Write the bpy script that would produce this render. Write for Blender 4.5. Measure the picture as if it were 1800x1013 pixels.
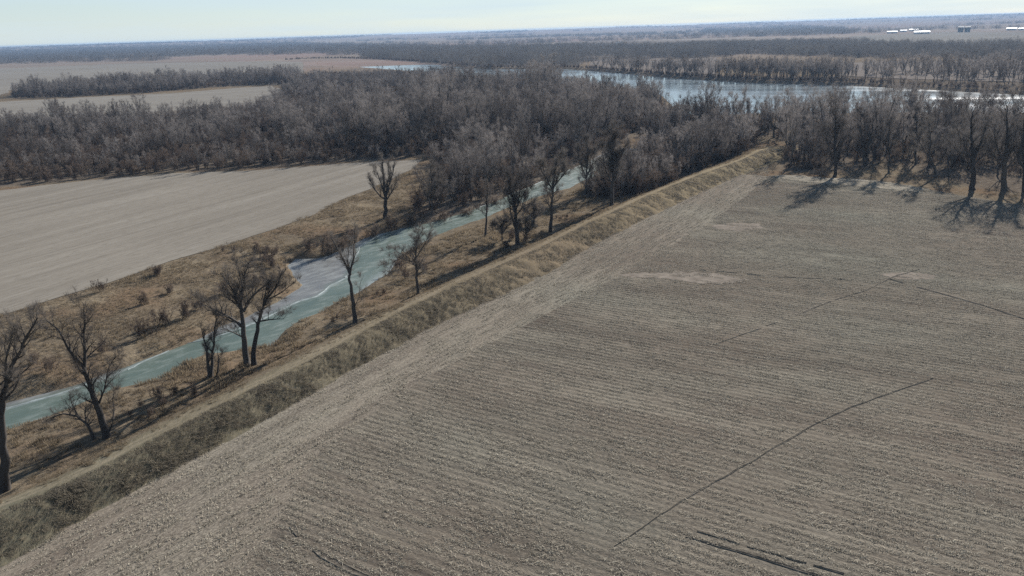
import bpy, math, random
import numpy as np
from mathutils import Vector, Matrix
from mathutils.geometry import tessellate_polygon

for o in list(bpy.data.objects):
    bpy.data.objects.remove(o)
S = bpy.context.scene
COL = S.collection
R = math.radians

# ------------------------------------------------------------------ camera
CAM_H = 45.0
PITCH = R(18.13)
ROLL = R(1.877)
HFOV = R(66.0)
cam_d = bpy.data.cameras.new('camera')
cam_d.sensor_fit = 'HORIZONTAL'
cam_d.angle = HFOV
cam_d.clip_start = 0.5
cam_d.clip_end = 60000
cam = bpy.data.objects.new('camera', cam_d)
COL.objects.link(cam)
_f = Vector((0, math.cos(PITCH), -math.sin(PITCH)))
_r0 = Vector((1, 0, 0))
_u0 = Vector((0, math.sin(PITCH), math.cos(PITCH)))
_r = _r0 * math.cos(ROLL) - _u0 * math.sin(ROLL)
_u = _r0 * math.sin(ROLL) + _u0 * math.cos(ROLL)
_m = Matrix((_r, _u, -_f)).transposed().to_4x4()
_m.translation = (0, 0, CAM_H)
cam.matrix_world = _m
S.camera = cam

# ------------------------------------------------------------------ sky, sun, exposure
SUN_AZ = R(31)       # east of +Y
SUN_EL = R(25)
W = bpy.data.worlds.new('World')
S.world = W
W.use_nodes = True
wn, wl = W.node_tree.nodes, W.node_tree.links
wn.clear()
wo = wn.new('ShaderNodeOutputWorld')
bg = wn.new('ShaderNodeBackground')
sky = wn.new('ShaderNodeTexSky')
sky.sky_type = 'NISHITA'
sky.sun_disc = False
sky.sun_elevation = SUN_EL
sky.sun_rotation = SUN_AZ
sky.altitude = 400
sky.air_density = 1.0
sky.dust_density = 0.1
sky.ozone_density = 3.0
bg.inputs['Strength'].default_value = 0.055
# thin high streaks of cloud
tc = wn.new('ShaderNodeTexCoord')
mp = wn.new('ShaderNodeMapping')
mp.inputs['Scale'].default_value = (2.2, 2.2, 30.0)
mp.inputs['Rotation'].default_value = (0.0, R(3), 0.0)
nz = wn.new('ShaderNodeTexNoise')
nz.inputs['Scale'].default_value = 1.6
nz.inputs['Detail'].default_value = 5
rp = wn.new('ShaderNodeValToRGB')
rp.color_ramp.elements[0].position = 0.42
rp.color_ramp.elements[1].position = 0.75
rp.color_ramp.elements[0].color = (0.6, 0.6, 0.6, 1)
rp.color_ramp.elements[1].color = (0.95, 0.95, 0.95, 1)
mx = wn.new('ShaderNodeMixRGB')
mx.inputs['Color2'].default_value = (6.4, 7.75, 8.6, 1)
wl.new(tc.outputs['Generated'], mp.inputs['Vector'])
wl.new(mp.outputs['Vector'], nz.inputs['Vector'])
wl.new(nz.outputs['Fac'], rp.inputs['Fac'])
# the veil is seen edge-on, and so thickest, towards the horizon
sz = wn.new('ShaderNodeSeparateXYZ')
vr = wn.new('ShaderNodeMapRange')
vr.inputs['From Min'].default_value = 0.0
vr.inputs['From Max'].default_value = 0.5
vr.inputs['To Min'].default_value = 1.0
vr.inputs['To Max'].default_value = 0.08
vm = wn.new('ShaderNodeMath')
vm.operation = 'MULTIPLY'
wl.new(tc.outputs['Generated'], sz.inputs[0])
wl.new(sz.outputs['Z'], vr.inputs['Value'])
wl.new(rp.outputs['Color'], vm.inputs[0])
wl.new(vr.outputs['Result'], vm.inputs[1])
wl.new(vm.outputs[0], mx.inputs['Fac'])
wl.new(sky.outputs['Color'], mx.inputs['Color1'])
wl.new(mx.outputs['Color'], bg.inputs['Color'])
wl.new(bg.outputs['Background'], wo.inputs['Surface'])

sun_d = bpy.data.lights.new('sun', 'SUN')
sun_d.energy = 5.0
sun_d.angle = R(0.6)
sun_d.color = (1.0, 0.965, 0.915)
sun = bpy.data.objects.new('sun', sun_d)
COL.objects.link(sun)
_s = Vector((math.sin(SUN_AZ) * math.cos(SUN_EL), math.cos(SUN_AZ) * math.cos(SUN_EL), math.sin(SUN_EL)))
sun.rotation_euler = _s.to_track_quat('Z', 'Y').to_euler()
sun.location = (100, 100, 120)

S.view_settings.view_transform = 'Standard'
S.view_settings.look = 'None'
S.view_settings.exposure = 0.9
S.view_settings.gamma = 1.0
S.view_settings.use_curve_mapping = False
S.render.engine = 'CYCLES'
S.cycles.use_denoising = False
S.cycles.max_bounces = 5
S.cycles.diffuse_bounces = 2
S.cycles.glossy_bounces = 2
S.cycles.volume_bounces = 1
S.cycles.sample_clamp_indirect = 4
S.cycles.sample_clamp_direct = 12

rng = np.random.default_rng(7)
random.seed(7)

# ------------------------------------------------------------------ plan of the place: ground outlines in metres
L = {
    'right_toe': [(-53.8, 51.7), (-46.7, 61.3), (-43.0, 69.2), (-38.5, 75.9), (-35.4, 80.4), (-31.0, 88.0), (-25.9, 96.8), (-24.2, 101.2), (-18.9, 108.4), (-12.4, 119.6), (-4.0, 130.0), (6.6, 144.3), (16.5, 162.9), (36.1, 192.3), (57.9, 222.7), (77.3, 249.7), (86.5, 261.3)],
    'crest': [(-58.5, 58.5), (-50.9, 67.3), (-46.1, 72.0), (-40.9, 82.4), (-33.3, 94.8), (-25.4, 108.2), (-18.7, 121.2), (-7.0, 139.7), (5.0, 157.0), (19.1, 180.0), (35.4, 205.2), (55.1, 232.3), (76.0, 258.0), (90.5, 280.7), (98.1, 296.9)],
    'left_toe': [(-62.8, 63.1), (-54.3, 72.0), (-48.9, 84.4), (-41.2, 96.3), (-31.9, 113.3), (-26.5, 122.3), (-17.1, 136.0), (0.9, 163.6), (14.0, 182.7), (27.6, 203.4), (38.1, 216.5), (59.1, 249.2), (80.6, 277.4), (92.6, 297.1), (99.1, 311.2)],
    'head_line': [(-26.4, 50.5), (-24.2, 57.8), (-23.4, 68.1), (-22.5, 79.1), (-15.4, 93.9), (-4.5, 109.6), (19.3, 141.1), (47.7, 182.1), (72.8, 226.2), (80.0, 239.9)],
    'field_far': [(80.0, 239.9), (93.0, 233.6), (103.7, 227.0), (112.4, 217.5), (119.3, 201.4), (126.4, 189.1), (136.0, 173.6)],
    'pale_far': [(80.0, 239.9), (87.9, 238.4), (93.3, 234.5), (101.7, 230.1), (108.7, 223.4), (114.1, 214.7), (110.4, 207.3), (104.3, 213.9), (97.5, 220.1), (90.0, 225.8), (83.7, 231.5)],
    'creek_right': [(-77.5, 77.9), (-70.8, 86.9), (-66.0, 90.5), (-62.3, 94.4), (-57.1, 102.5), (-52.4, 105.5), (-50.6, 110.9), (-48.4, 114.5), (-38.6, 116.9), (-38.0, 126.1), (-35.7, 130.7), (-33.4, 135.5), (-31.7, 139.8), (-29.7, 141.9), (-28.2, 147.3), (-25.2, 156.5), (-24.4, 168.9), (-18.8, 184.8), (-11.2, 196.5), (-7.9, 201.1), (0.7, 216.4), (7.0, 227.1), (17.5, 238.3), (24.6, 252.2), (32.1, 265.7), (43.8, 292.8), (54.5, 318.4)],
    'creek_left': [(-84.8, 86.9), (-77.0, 96.1), (-71.3, 100.3), (-63.7, 106.2), (-61.1, 110.5), (-55.6, 118.1), (-51.9, 123.2), (-51.0, 128.4), (-48.5, 131.3), (-46.4, 136.2), (-43.5, 143.0), (-42.0, 150.6), (-45.5, 155.9), (-48.8, 164.6), (-48.4, 170.4), (-43.0, 170.2), (-39.9, 175.5), (-36.0, 186.5), (-32.9, 191.7), (-29.3, 194.2), (-24.2, 198.9), (-19.9, 202.8), (-13.4, 210.6), (-6.7, 221.4), (2.7, 239.9), (18.3, 269.4), (27.1, 285.8), (45.1, 330.5), (52.9, 344.6), (60.9, 364.2)],
    'crack_left': [(-75.9, 94.4), (-70.4, 97.8), (-65.2, 102.5), (-60.5, 107.5), (-57.6, 113.6), (-54.3, 120.4), (-49.7, 123.2), (-45.4, 129.0), (-42.9, 134.0), (-40.1, 140.0), (-37.0, 143.0), (-36.3, 146.0), (-36.5, 149.3), (-35.2, 151.4), (-34.0, 154.3), (-34.3, 165.5), (-35.6, 179.5), (-33.9, 184.6), (-31.7, 190.4), (-28.3, 194.6), (-23.8, 200.2)],
    'crack_right': [(-33.4, 136.1), (-32.9, 138.0), (-32.2, 139.5), (-30.1, 140.6), (-29.0, 144.6), (-27.9, 147.6), (-26.5, 151.6), (-25.4, 155.7)],
    'crack_far': [(-23.8, 199.5), (-16.2, 207.6), (-10.4, 215.9), (-6.7, 221.4), (-2.5, 229.5), (6.4, 246.6), (18.3, 269.4), (27.1, 285.8)],
    'left_field': [(-104.0, 108.2), (-90.1, 131.0), (-84.6, 141.4), (-79.8, 148.5), (-73.3, 163.9), (-67.9, 172.0), (-58.1, 190.4), (-52.0, 204.6), (-48.6, 223.0), (-42.5, 239.0), (-34.0, 271.2), (-31.9, 294.6), (-61.4, 291.4), (-90.2, 282.1), (-120.7, 282.0), (-146.2, 272.0), (-167.4, 258.3), (-215.5, 241.9)],
    'field_two': [(-520.9, 624.0), (-429.7, 690.2), (-368.7, 713.1), (-300.3, 729.5), (-255.7, 781.5), (-226.8, 791.7), (-192.1, 715.9), (-143.8, 622.9), (-156.8, 543.6), (-176.9, 512.2), (-235.9, 483.9), (-295.0, 468.4), (-368.3, 436.3)],
    'field_three': [(-546.1, 654.9), (-467.7, 752.9), (-527.0, 865.5), (-520.2, 973.2), (-383.2, 1024.6), (-262.8, 1072.6), (-368.6, 1504.6), (-461.7, 1640.7), (-644.2, 1735.5), (-866.3, 1824.9), (-973.8, 1790.2), (-1077.4, 1756.7), (-1303.0, 1585.7)],
    'river': [(289.1, 307.1), (261.6, 345.1), (244.4, 376.7), (212.2, 392.3), (174.3, 401.7), (134.5, 411.5), (105.4, 412.2), (87.8, 412.1), (94.9, 487.3), (102.6, 558.3), (92.6, 623.6), (53.9, 688.7), (6.5, 777.4), (-22.5, 851.3), (-69.3, 923.5), (-191.3, 1161.0), (-309.7, 1366.0), (-396.1, 1559.5), (-454.4, 1698.6), (-411.7, 1742.1), (-334.6, 1687.2), (-229.4, 1528.1), (-112.5, 1276.6), (-19.5, 1025.1), (29.8, 1005.7), (75.7, 966.2), (97.5, 917.1), (124.3, 838.9), (159.1, 728.9), (192.3, 666.2), (207.4, 640.1), (253.8, 590.2), (284.6, 530.1), (309.8, 480.9), (328.7, 436.9), (353.7, 378.7)],
    'wood': [(-221.6, 234.8), (-170.7, 263.8), (-147.4, 274.4), (-121.7, 284.6), (-91.3, 286.0), (-62.5, 296.9), (-30.7, 304.2), (-23.3, 256.0), (-25.4, 221.7), (-25.6, 200.0), (-22.5, 195.7), (-19.3, 197.2), (-13.1, 206.3), (-6.5, 216.3), (2.7, 233.9), (18.0, 264.6), (26.6, 281.1), (44.3, 324.8), (60.6, 363.0), (67.9, 367.6), (100.9, 328.5), (106.6, 405.8), (86.2, 442.2), (93.3, 527.7), (81.6, 577.1), (49.9, 638.4), (5.8, 708.7), (-11.3, 687.7), (-26.5, 709.7), (-64.2, 853.6), (-132.5, 963.6), (-155.7, 940.8), (-227.0, 996.0), (-224.9, 901.9), (-206.3, 798.3), (-191.0, 702.0), (-159.3, 552.8), (-178.3, 516.3), (-239.4, 491.2), (-297.0, 471.8), (-394.8, 431.3)],
    'levee_grove': [(20.5, 224.0), (24.7, 217.6), (31.7, 216.4), (39.6, 220.8), (59.5, 251.0), (81.3, 279.9), (94.3, 303.0), (101.0, 321.3), (89.5, 359.4), (58.0, 339.5), (54.0, 303.1), (29.8, 246.2)],
    'river_grove': [(86.9, 250.0), (96.9, 243.8), (105.9, 244.2), (122.6, 257.5), (126.9, 240.1), (126.3, 216.8), (135.2, 203.2), (146.5, 186.0), (161.2, 172.8), (260.9, 287.7), (227.9, 350.8), (162.0, 373.0), (119.9, 383.2), (97.9, 382.4), (99.0, 338.5), (106.3, 327.1), (114.2, 316.3)],
    'strip': [(-449.0, 739.0), (-391.8, 728.7), (-335.3, 751.2), (-278.2, 816.5), (-233.7, 820.3), (-205.1, 797.6), (-240.8, 967.0), (-366.7, 979.7), (-466.7, 907.5), (-493.8, 819.5)],
    'far_left': [(-1863.8, 2275.4), (-1312.7, 2144.2), (-1154.6, 2125.7), (-969.4, 2044.2), (-697.0, 1879.5), (-447.1, 1739.6), (-251.9, 1605.8), (-613.8, 3625.7), (-1438.6, 5721.3), (-2345.5, 5823.6), (-3497.9, 5742.5), (-5527.2, 6780.7)],
    'far_mid': [(-278.4, 1631.1), (-191.8, 1406.3), (-130.7, 1282.5), (-19.3, 1013.5), (29.5, 994.1), (76.5, 975.4), (122.7, 1154.5), (235.3, 1117.7), (334.0, 1164.0), (482.2, 1570.0), (155.0, 1971.8), (-135.1, 2271.2), (-507.2, 2992.0)],
    'far_bank': [(90.9, 915.6), (124.1, 837.6), (158.4, 725.5), (192.0, 665.2), (205.8, 635.5), (249.2, 589.5), (285.6, 677.3), (227.4, 703.1), (188.6, 744.7), (169.3, 776.3), (128.9, 870.4), (95.9, 932.6)],
    'right_bank': [(249.2, 589.5), (283.7, 528.9), (308.2, 478.7), (336.8, 408.6), (439.5, 537.1), (454.9, 712.5), (365.0, 732.6), (282.8, 670.4)],
    'right_mid': [(258.8, 1272.3), (364.6, 1184.8), (407.1, 1039.6), (441.9, 943.0), (501.4, 943.7), (490.8, 844.8), (551.9, 821.3), (752.7, 1124.6), (722.4, 1364.7), (701.8, 1527.2), (610.3, 1717.3), (377.9, 1741.7)],
    'right_far': [(760.1, 3251.4), (873.5, 2462.5), (992.6, 2380.9), (1701.1, 4088.1), (2051.2, 5796.3), (1443.0, 5918.3)],
    'bank_field': [(95.9, 932.6), (128.9, 870.4), (169.3, 776.3), (195.2, 750.4), (295.6, 1140.6), (127.0, 1195.4)],
    'right_field_far': [(279.0, 672.6), (305.3, 610.8), (353.9, 551.6), (383.7, 507.7), (563.0, 750.8), (494.0, 810.8), (413.2, 881.0), (357.6, 865.2)],
    'right_plain': [(700.5, 1677.0), (759.3, 1197.3), (796.5, 1131.4), (1255.2, 1790.2), (1247.3, 2334.3), (933.6, 2202.0)],
    'mid_plain': [(147.7, 2278.8), (379.5, 1868.9), (507.8, 1774.6), (640.9, 2242.2), (389.3, 2636.8), (184.9, 2849.3)],
    'pivot_one': [(6.2, 58.6), (8.6, 60.8), (12.6, 64.5), (17.2, 68.5), (21.7, 72.0), (24.5, 74.1), (28.0, 77.0), (32.2, 80.2), (36.5, 83.5), (40.2, 85.9), (47.5, 89.9), (54.6, 93.6)],
    'pivot_two': [(27.9, 106.3), (37.4, 112.8), (45.5, 118.4), (52.2, 123.8), (61.2, 129.3), (69.6, 136.6), (77.3, 141.2)],
    'pivot_three': [(68.1, 135.7), (70.2, 131.5), (73.3, 126.1), (76.1, 120.9), (78.7, 114.5), (80.3, 108.9)],
    'pivot_four': [(36.2, 144.7), (42.0, 142.2), (49.4, 138.5), (56.2, 137.0), (60.9, 135.8)],
    'ruts': [[(15.2, 61.8), (18.7, 59.9), (22.1, 57.8), (24.9, 56.1), (27.7, 54.5)], [(16.5, 62.6), (19.9, 60.5), (23.3, 58.5), (27.0, 56.4), (29.7, 54.8)], [(-22.0, 65.6), (-20.6, 63.3), (-18.5, 61.3), (-16.0, 59.3), (-13.7, 57.8), (-11.6, 56.5)]],
    'bare': [[(20.1, 142.8), (25.1, 144.1), (32.7, 143.6), (38.7, 141.8), (44.0, 138.0), (40.3, 136.0), (34.2, 136.3), (30.6, 138.8), (24.5, 140.5)], [(46.9, 178.8), (52.9, 181.4), (58.4, 179.5), (57.7, 175.1), (52.1, 173.7), (48.1, 175.9)], [(67.7, 138.2), (74.0, 139.3), (77.9, 136.7), (74.6, 134.3), (69.8, 134.9)]],
    'tower': (781.8, 1251.2),
    'barns': [(1138.4, 2418.3, 30.9), (1253.3, 2587.3, 20.7), (1331.1, 2679.7, 30.2), (1118.5, 2206.7, 42.8), (1253.3, 2263.2, 14.9), (1255.7, 2234.0, 14.8), (1419.7, 2305.3, 27.3), (292.9, 2100.5, 23.0), (-2592.0, 8016.1, 48.6), (1420.2, 2262.7, 15.4)],
    'heroes': {'t1': (-55.5, 74.7), 't2': (-49.7, 86.0), 't3': (-51.3, 85.7), 't4': (-43.7, 103.9), 't5': (-39.4, 107.2), 't6': (-38.2, 106.9), 't7': (-26.1, 123.0), 't8': (-17.1, 136.9), 't9': (-5.9, 179.9), 't10': (1.5, 169.6), 't11': (-2.0, 175.1), 't11b': (3.5, 173.4), 't11c': (5.9, 189.7), 't12': (9.4, 180.5), 't13': (27.4, 207.7), 't14': (-32.5, 201.5), 'r1': (98.7, 235.8), 'r2': (126.1, 210.7), 'r3': (133.4, 208.6), 'r4': (126.9, 230.5), 'r5': (116.5, 239.3), 'r6': (137.3, 206.4), 'r7': (131.4, 252.4), 'r8': (115.3, 253.4), 'l1': (-20.6, 206.5), 'l2': (22.3, 225.7), 'l3': (52.3, 251.5)},
    'shrubs': [(-60.7, 121.7), (-59.3, 126.3), (-57.1, 129.5), (-56.2, 133.8), (-68.5, 107.6), (-73.0, 111.1), (-41.5, 172.3), (-39.0, 176.0), (-37.4, 182.0), (-33.7, 188.2), (-29.8, 193.5), (-25.7, 197.9), (-23.1, 201.4), (-50.3, 148.1), (-50.2, 159.9), (-23.4, 156.8), (-21.0, 148.7), (-17.7, 152.9), (-67.1, 136.4), (-64.9, 142.6), (-64.4, 114.8), (-45.4, 172.8), (-54.3, 141.5), (95.0, 261.1), (96.3, 254.1), (97.9, 246.3), (95.0, 269.4), (-11.6, 209.2), (-17.3, 203.2), (-4.0, 221.5), (0.3, 174.5), (-1.0, 167.3), (3.5, 171.6)],
}
A = {k: (np.array(v, float) if k not in ('ruts', 'bare', 'barns', 'tower', 'heroes') else v) for k, v in L.items()}
CY0, CX0 = A['left_field'][-1][1], A['left_field'][-1][0]

# ------------------------------------------------------------------ small helpers
def smooth(t):
    t = np.clip(t, 0, 1)
    return t * t * (3 - 2 * t)

def inside(poly, x, y):
    res = np.zeros(x.shape, bool)
    n = len(poly)
    j = n - 1
    for i in range(n):
        xi, yi = poly[i]; xj, yj = poly[j]
        if yi != yj:
            c = ((yi > y) != (yj > y)) & (x < (xj - xi) * (y - yi) / (yj - yi) + xi)
            res ^= c
        j = i
    return res

def seg_dist(poly, x, y, closed=True):
    d = np.full(x.shape, 1e18)
    n = len(poly)
    for i in range(n if closed else n - 1):
        ax, ay = poly[i]; bx, by = poly[(i + 1) % n]
        dx, dy = bx - ax, by - ay
        t = np.clip(((x - ax) * dx + (y - ay) * dy) / (dx * dx + dy * dy + 1e-9), 0, 1)
        d = np.minimum(d, (x - ax - t * dx) ** 2 + (y - ay - t * dy) ** 2)
    return np.sqrt(d)

def sdf(poly, x, y):
    d = seg_dist(poly, x, y)
    return np.where(inside(poly, x, y), -d, d)

def _hash(ix, iy, seed):
    h = (ix.astype(np.int64) * 374761393 + iy.astype(np.int64) * 668265263 + seed * 974711) & 0x7fffffff
    h = ((h ^ (h >> 13)) * 1274126177) & 0x7fffffff
    return ((h ^ (h >> 16)) & 0xffff) / 65535.0

def vnoise(x, y, s, seed=0):
    x = np.asarray(x, float) / s; y = np.asarray(y, float) / s
    ix, iy = np.floor(x), np.floor(y)
    fx, fy = x - ix, y - iy
    fx = fx * fx * (3 - 2 * fx); fy = fy * fy * (3 - 2 * fy)
    a = _hash(ix, iy, seed); b = _hash(ix + 1, iy, seed)
    c = _hash(ix, iy + 1, seed); d = _hash(ix + 1, iy + 1, seed)
    return (a + (b - a) * fx) * (1 - fy) + (c + (d - c) * fx) * fy

# a frame along the levee: s along it, n to its left
LA = R(57.0)
CU, SU = math.cos(LA), math.sin(LA)
def sn(x, y):
    return x * CU + y * SU, -x * SU + y * CU
def xy(s, n):
    return s * CU - n * SU, s * SU + n * CU
def line_fn(name):
    p = A[name]
    s, n = sn(p[:, 0], p[:, 1])
    o = np.argsort(s)
    return s[o], n[o]
LINES = {k: line_fn(k) for k in ('right_toe', 'crest', 'left_toe', 'head_line')}
def n_at(name, s):
    a, b = LINES[name]
    # a light smoothing of the polyline's corners
    return sum(np.interp(s + k, a, b) for k in (-4, -2, 0, 2, 4)) / 5.0
S_END = LINES['crest'][0][-1]

def ground_z(x, y):
    x = np.asarray(x, float); y = np.asarray(y, float)
    s, n = sn(x, y)
    z = 0.28 * (vnoise(x, y, 9, 1) - 0.5) + 0.2 * (vnoise(x, y, 3.1, 2) - 0.5)
    near = (y < 480) & (x > -320) & (x < 330)
    cr = n_at('crest', s); lt = n_at('left_toe', s); rt = n_at('right_toe', s)
    dl = n - lt
    wl_ = near & (dl > 0) & (s < S_END + 60)
    # creek
    poly = np.vstack([A['creek_right'], A['creek_left'][::-1]])
    d = sdf(poly, x, y) + 0.5 + 0.9 * (vnoise(x, y, 4, 5) - 0.5)
    dR = seg_dist(A['creek_right'], x, y, False)
    dL = seg_dist(A['creek_left'], x, y, False)
    df = np.maximum(sdf(A['left_field'], x, y), 0.01)
    dd = np.maximum(d, 0)
    tl = dd / (dd + df + 0.5)
    zl = -2.2 + 2.2 * (0.38 * smooth(dd / 2.2) + 0.62 * np.power(tl, 0.8)) + 0.5 * (vnoise(x, y, 7, 3) - 0.5) * smooth(dd / 4) * smooth(df / 5)
    tr = dd / (dd + np.maximum(dl, 0) + 0.3)
    zr = -2.2 + 1.8 * (0.42 * smooth(dd / 1.6) + 0.58 * tr) + 0.35 * (vnoise(x, y, 5, 4) - 0.5) * smooth(dd / 3)
    zc = np.where(dL < dR, zl, zr)
    zc = np.where(d < 0, -2.2 + 0.6 * np.maximum(d, -2), zc)
    fade = smooth((70 - dd) / 30)
    z = np.where(wl_, z * (1 - fade) + zc * fade, z)
    # under the levee and the sown fields the sheet lies a little lower
    w = smooth((n - rt) / 1.5 + 0.2) * smooth((lt - n) / 1.0 - 0.2) * near * (s < S_END)
    z = np.where(near & (n <= lt), z * 0.2 - 0.2, z)
    z = z - 0.5 * w
    fr = inside(A['right_poly'], x, y)
    z = np.where(fr & near, -0.06, z)
    z = np.where(df < 0.5, -0.04, z)
    # river
    dr = sdf(A['river'], x, y)
    zr = -1.2 + np.clip(0.28 * (dr + 5), -1.3, 1.5)
    k = smooth((40 - dr) / 25)
    z = np.where(dr < 40, (1 - k) * z + k * zr, z)
    # low hills on the far side of the plain
    r = np.hypot(x, y)
    hl = smooth((r - 4200) / 6000)
    z = z * smooth((1500 - r) / 500) + hl * (27 + 8 * vnoise(x, y, 1700, 8) + 4 * (vnoise(x, y, 700, 9) - 0.5))
    return z

def link(o, parent=None):
    COL.objects.link(o)
    if parent is not None:
        o.parent = parent
    return o

def tag(o, label=None, cat=None, group=None, kind=None):
    if label: o['label'] = label
    if cat: o['category'] = cat
    if group: o['group'] = group
    if kind: o['kind'] = kind
    return o

def mesh_np(name, v, faces, mats=(), mat_idx=None, smooth_=False):
    """v: n x 3, faces: list of arrays (m x 3 or m x 4)"""
    me = bpy.data.meshes.new(name)
    v = np.asarray(v, np.float32)
    me.vertices.add(len(v))
    me.vertices.foreach_set('co', v.ravel())
    tot = sum(f.size for f in faces); nf = sum(len(f) for f in faces)
    me.loops.add(tot); me.polygons.add(nf)
    me.loops.foreach_set('vertex_index', np.concatenate([f.ravel() for f in faces]).astype(np.int32))
    st, cnt = [], []
    p = 0
    for f in faces:
        st.append(p + np.arange(len(f)) * f.shape[1]); p += f.size
        cnt.append(np.full(len(f), f.shape[1]))
    me.polygons.foreach_set('loop_start', np.concatenate(st).astype(np.int32))
    me.polygons.foreach_set('loop_total', np.concatenate(cnt).astype(np.int32))
    if mat_idx is not None:
        me.polygons.foreach_set('material_index', np.asarray(mat_idx, np.int32))
    for m in mats:
        me.materials.append(m)
    if smooth_:
        me.polygons.foreach_set('use_smooth', np.ones(nf, bool))
    me.update(calc_edges=True)
    return me

def attr(me, name, vals):
    a = me.attributes.new(name, 'FLOAT', 'POINT')
    a.data.foreach_set('value', np.asarray(vals, np.float32))

def grid_faces(nu, nv):
    i = np.arange((nu - 1) * (nv - 1))
    a = (i // (nv - 1)) * nv + i % (nv - 1)
    return np.stack([a, a + nv, a + nv + 1, a + 1], 1)

def densify(poly, step, jit=0.0, closed=True, seed=0):
    r_ = np.random.default_rng(seed)
    out = []
    n = len(poly)
    for i in range(n if closed else n - 1):
        a = np.array(poly[i]); b = np.array(poly[(i + 1) % n])
        k = max(1, int(np.hypot(*(b - a)) / step))
        for q in range(k):
            p = a + (b - a) * q / k
            if q: p = p + r_.normal(0, jit, 2)
            out.append(p)
    if not closed: out.append(np.array(poly[-1]))
    return np.array(out)

def sheet(name, poly, z, m, step=8, jit=0.3):
    p = densify(poly, step, jit, seed=len(name))
    tri = tessellate_polygon([[Vector((a, b, 0)) for a, b in p]])
    v = np.column_stack([p, np.full(len(p), z)])
    f = np.array([list(t) for t in tri])
    # all faces up
    e1 = v[f[:, 1]] - v[f[:, 0]]; e2 = v[f[:, 2]] - v[f[:, 0]]
    flip = (e1[:, 0] * e2[:, 1] - e1[:, 1] * e2[:, 0]) < 0
    f[flip] = f[flip][:, ::-1]
    o = bpy.data.objects.new(name, mesh_np(name, v, [f], [m]))
    link(o)
    return tag(o, kind='structure')

# ------------------------------------------------------------------ materials
class NT:
    def __init__(self, name, rough=0.9, spec=0.2):
        self.m = bpy.data.materials.new(name)
        self.m.use_nodes = True
        self.t = self.m.node_tree
        self.b = self.t.nodes['Principled BSDF']
        self.b.inputs['Roughness'].default_value = rough
        self.b.inputs['Specular IOR Level'].default_value = spec
        self._pos = None
    def n(self, kind, **kw):
        x = self.t.nodes.new('ShaderNode' + kind)
        for k, v in kw.items():
            if k in x.inputs: x.inputs[k].default_value = v
            else: setattr(x, k, v)
        return x
    def l(self, a, b):
        self.t.links.new(a, b)
    def pos(self):
        if self._pos is None:
            self._pos = self.n('NewGeometry').outputs['Position']
        return self._pos
    def mapped(self, rot=0.0, scale=(1, 1, 1), src=None):
        mpn = self.n('Mapping', vector_type='TEXTURE')
        mpn.inputs['Rotation'].default_value = (0, 0, rot)
        mpn.inputs['Scale'].default_value = scale
        self.l(src or self.pos(), mpn.inputs['Vector'])
        return mpn.outputs['Vector']
    def noise(self, vec, scale, detail=4, rough=0.55, dist=0.0):
        x = self.n('TexNoise', Scale=scale, Detail=detail, Roughness=rough, Distortion=dist)
        self.l(vec, x.inputs['Vector'])
        return x.outputs['Fac']
    def ramp(self, fac, stops):
        x = self.n('ValToRGB')
        cr = x.color_ramp
        while len(cr.elements) > 1: cr.elements.remove(cr.elements[-1])
        for i, (p, c) in enumerate(stops):
            e = cr.elements[0] if i == 0 else cr.elements.new(p)
            e.position = p
            e.color = (c, c, c, 1) if isinstance(c, (int, float)) else (*c, 1)
        self.l(fac, x.inputs['Fac'])
        return x.outputs['Color']
    def mix(self, fac, a, b, mode='MIX'):
        x = self.n('MixRGB', blend_type=mode)
        for v, k in ((fac, 'Fac'), (a, 'Color1'), (b, 'Color2')):
            if isinstance(v, bpy.types.NodeSocket): self.l(v, x.inputs[k])
            elif isinstance(v, (int, float)): x.inputs[k].default_value = v if k == 'Fac' else (v, v, v, 1)
            else: x.inputs[k].default_value = (*v, 1)
        return x.outputs['Color']
    def math(self, op, a, b=0.0):
        x = self.n('Math', operation=op)
        for i, v in enumerate((a, b)):
            if isinstance(v, bpy.types.NodeSocket): self.l(v, x.inputs[i])
            else: x.inputs[i].default_value = v
        return x.outputs[0]
    def attr(self, name):
        x = self.n('Attribute', attribute_name=name)
        return x.outputs['Fac']
    def rnd(self):
        return self.n('ObjectInfo').outputs['Random']
    def color(self, c):
        if isinstance(c, bpy.types.NodeSocket): self.l(c, self.b.inputs['Base Color'])
        else: self.b.inputs['Base Color'].default_value = (*c, 1)
        return self
    def bump(self, h, strength=0.5, dist=0.1):
        x = self.n('Bump', Strength=strength, Distance=dist)
        self.l(h, x.inputs['Height'])
        self.l(x.outputs['Normal'], self.b.inputs['Normal'])
        return self

ROW = R(-31)

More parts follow.
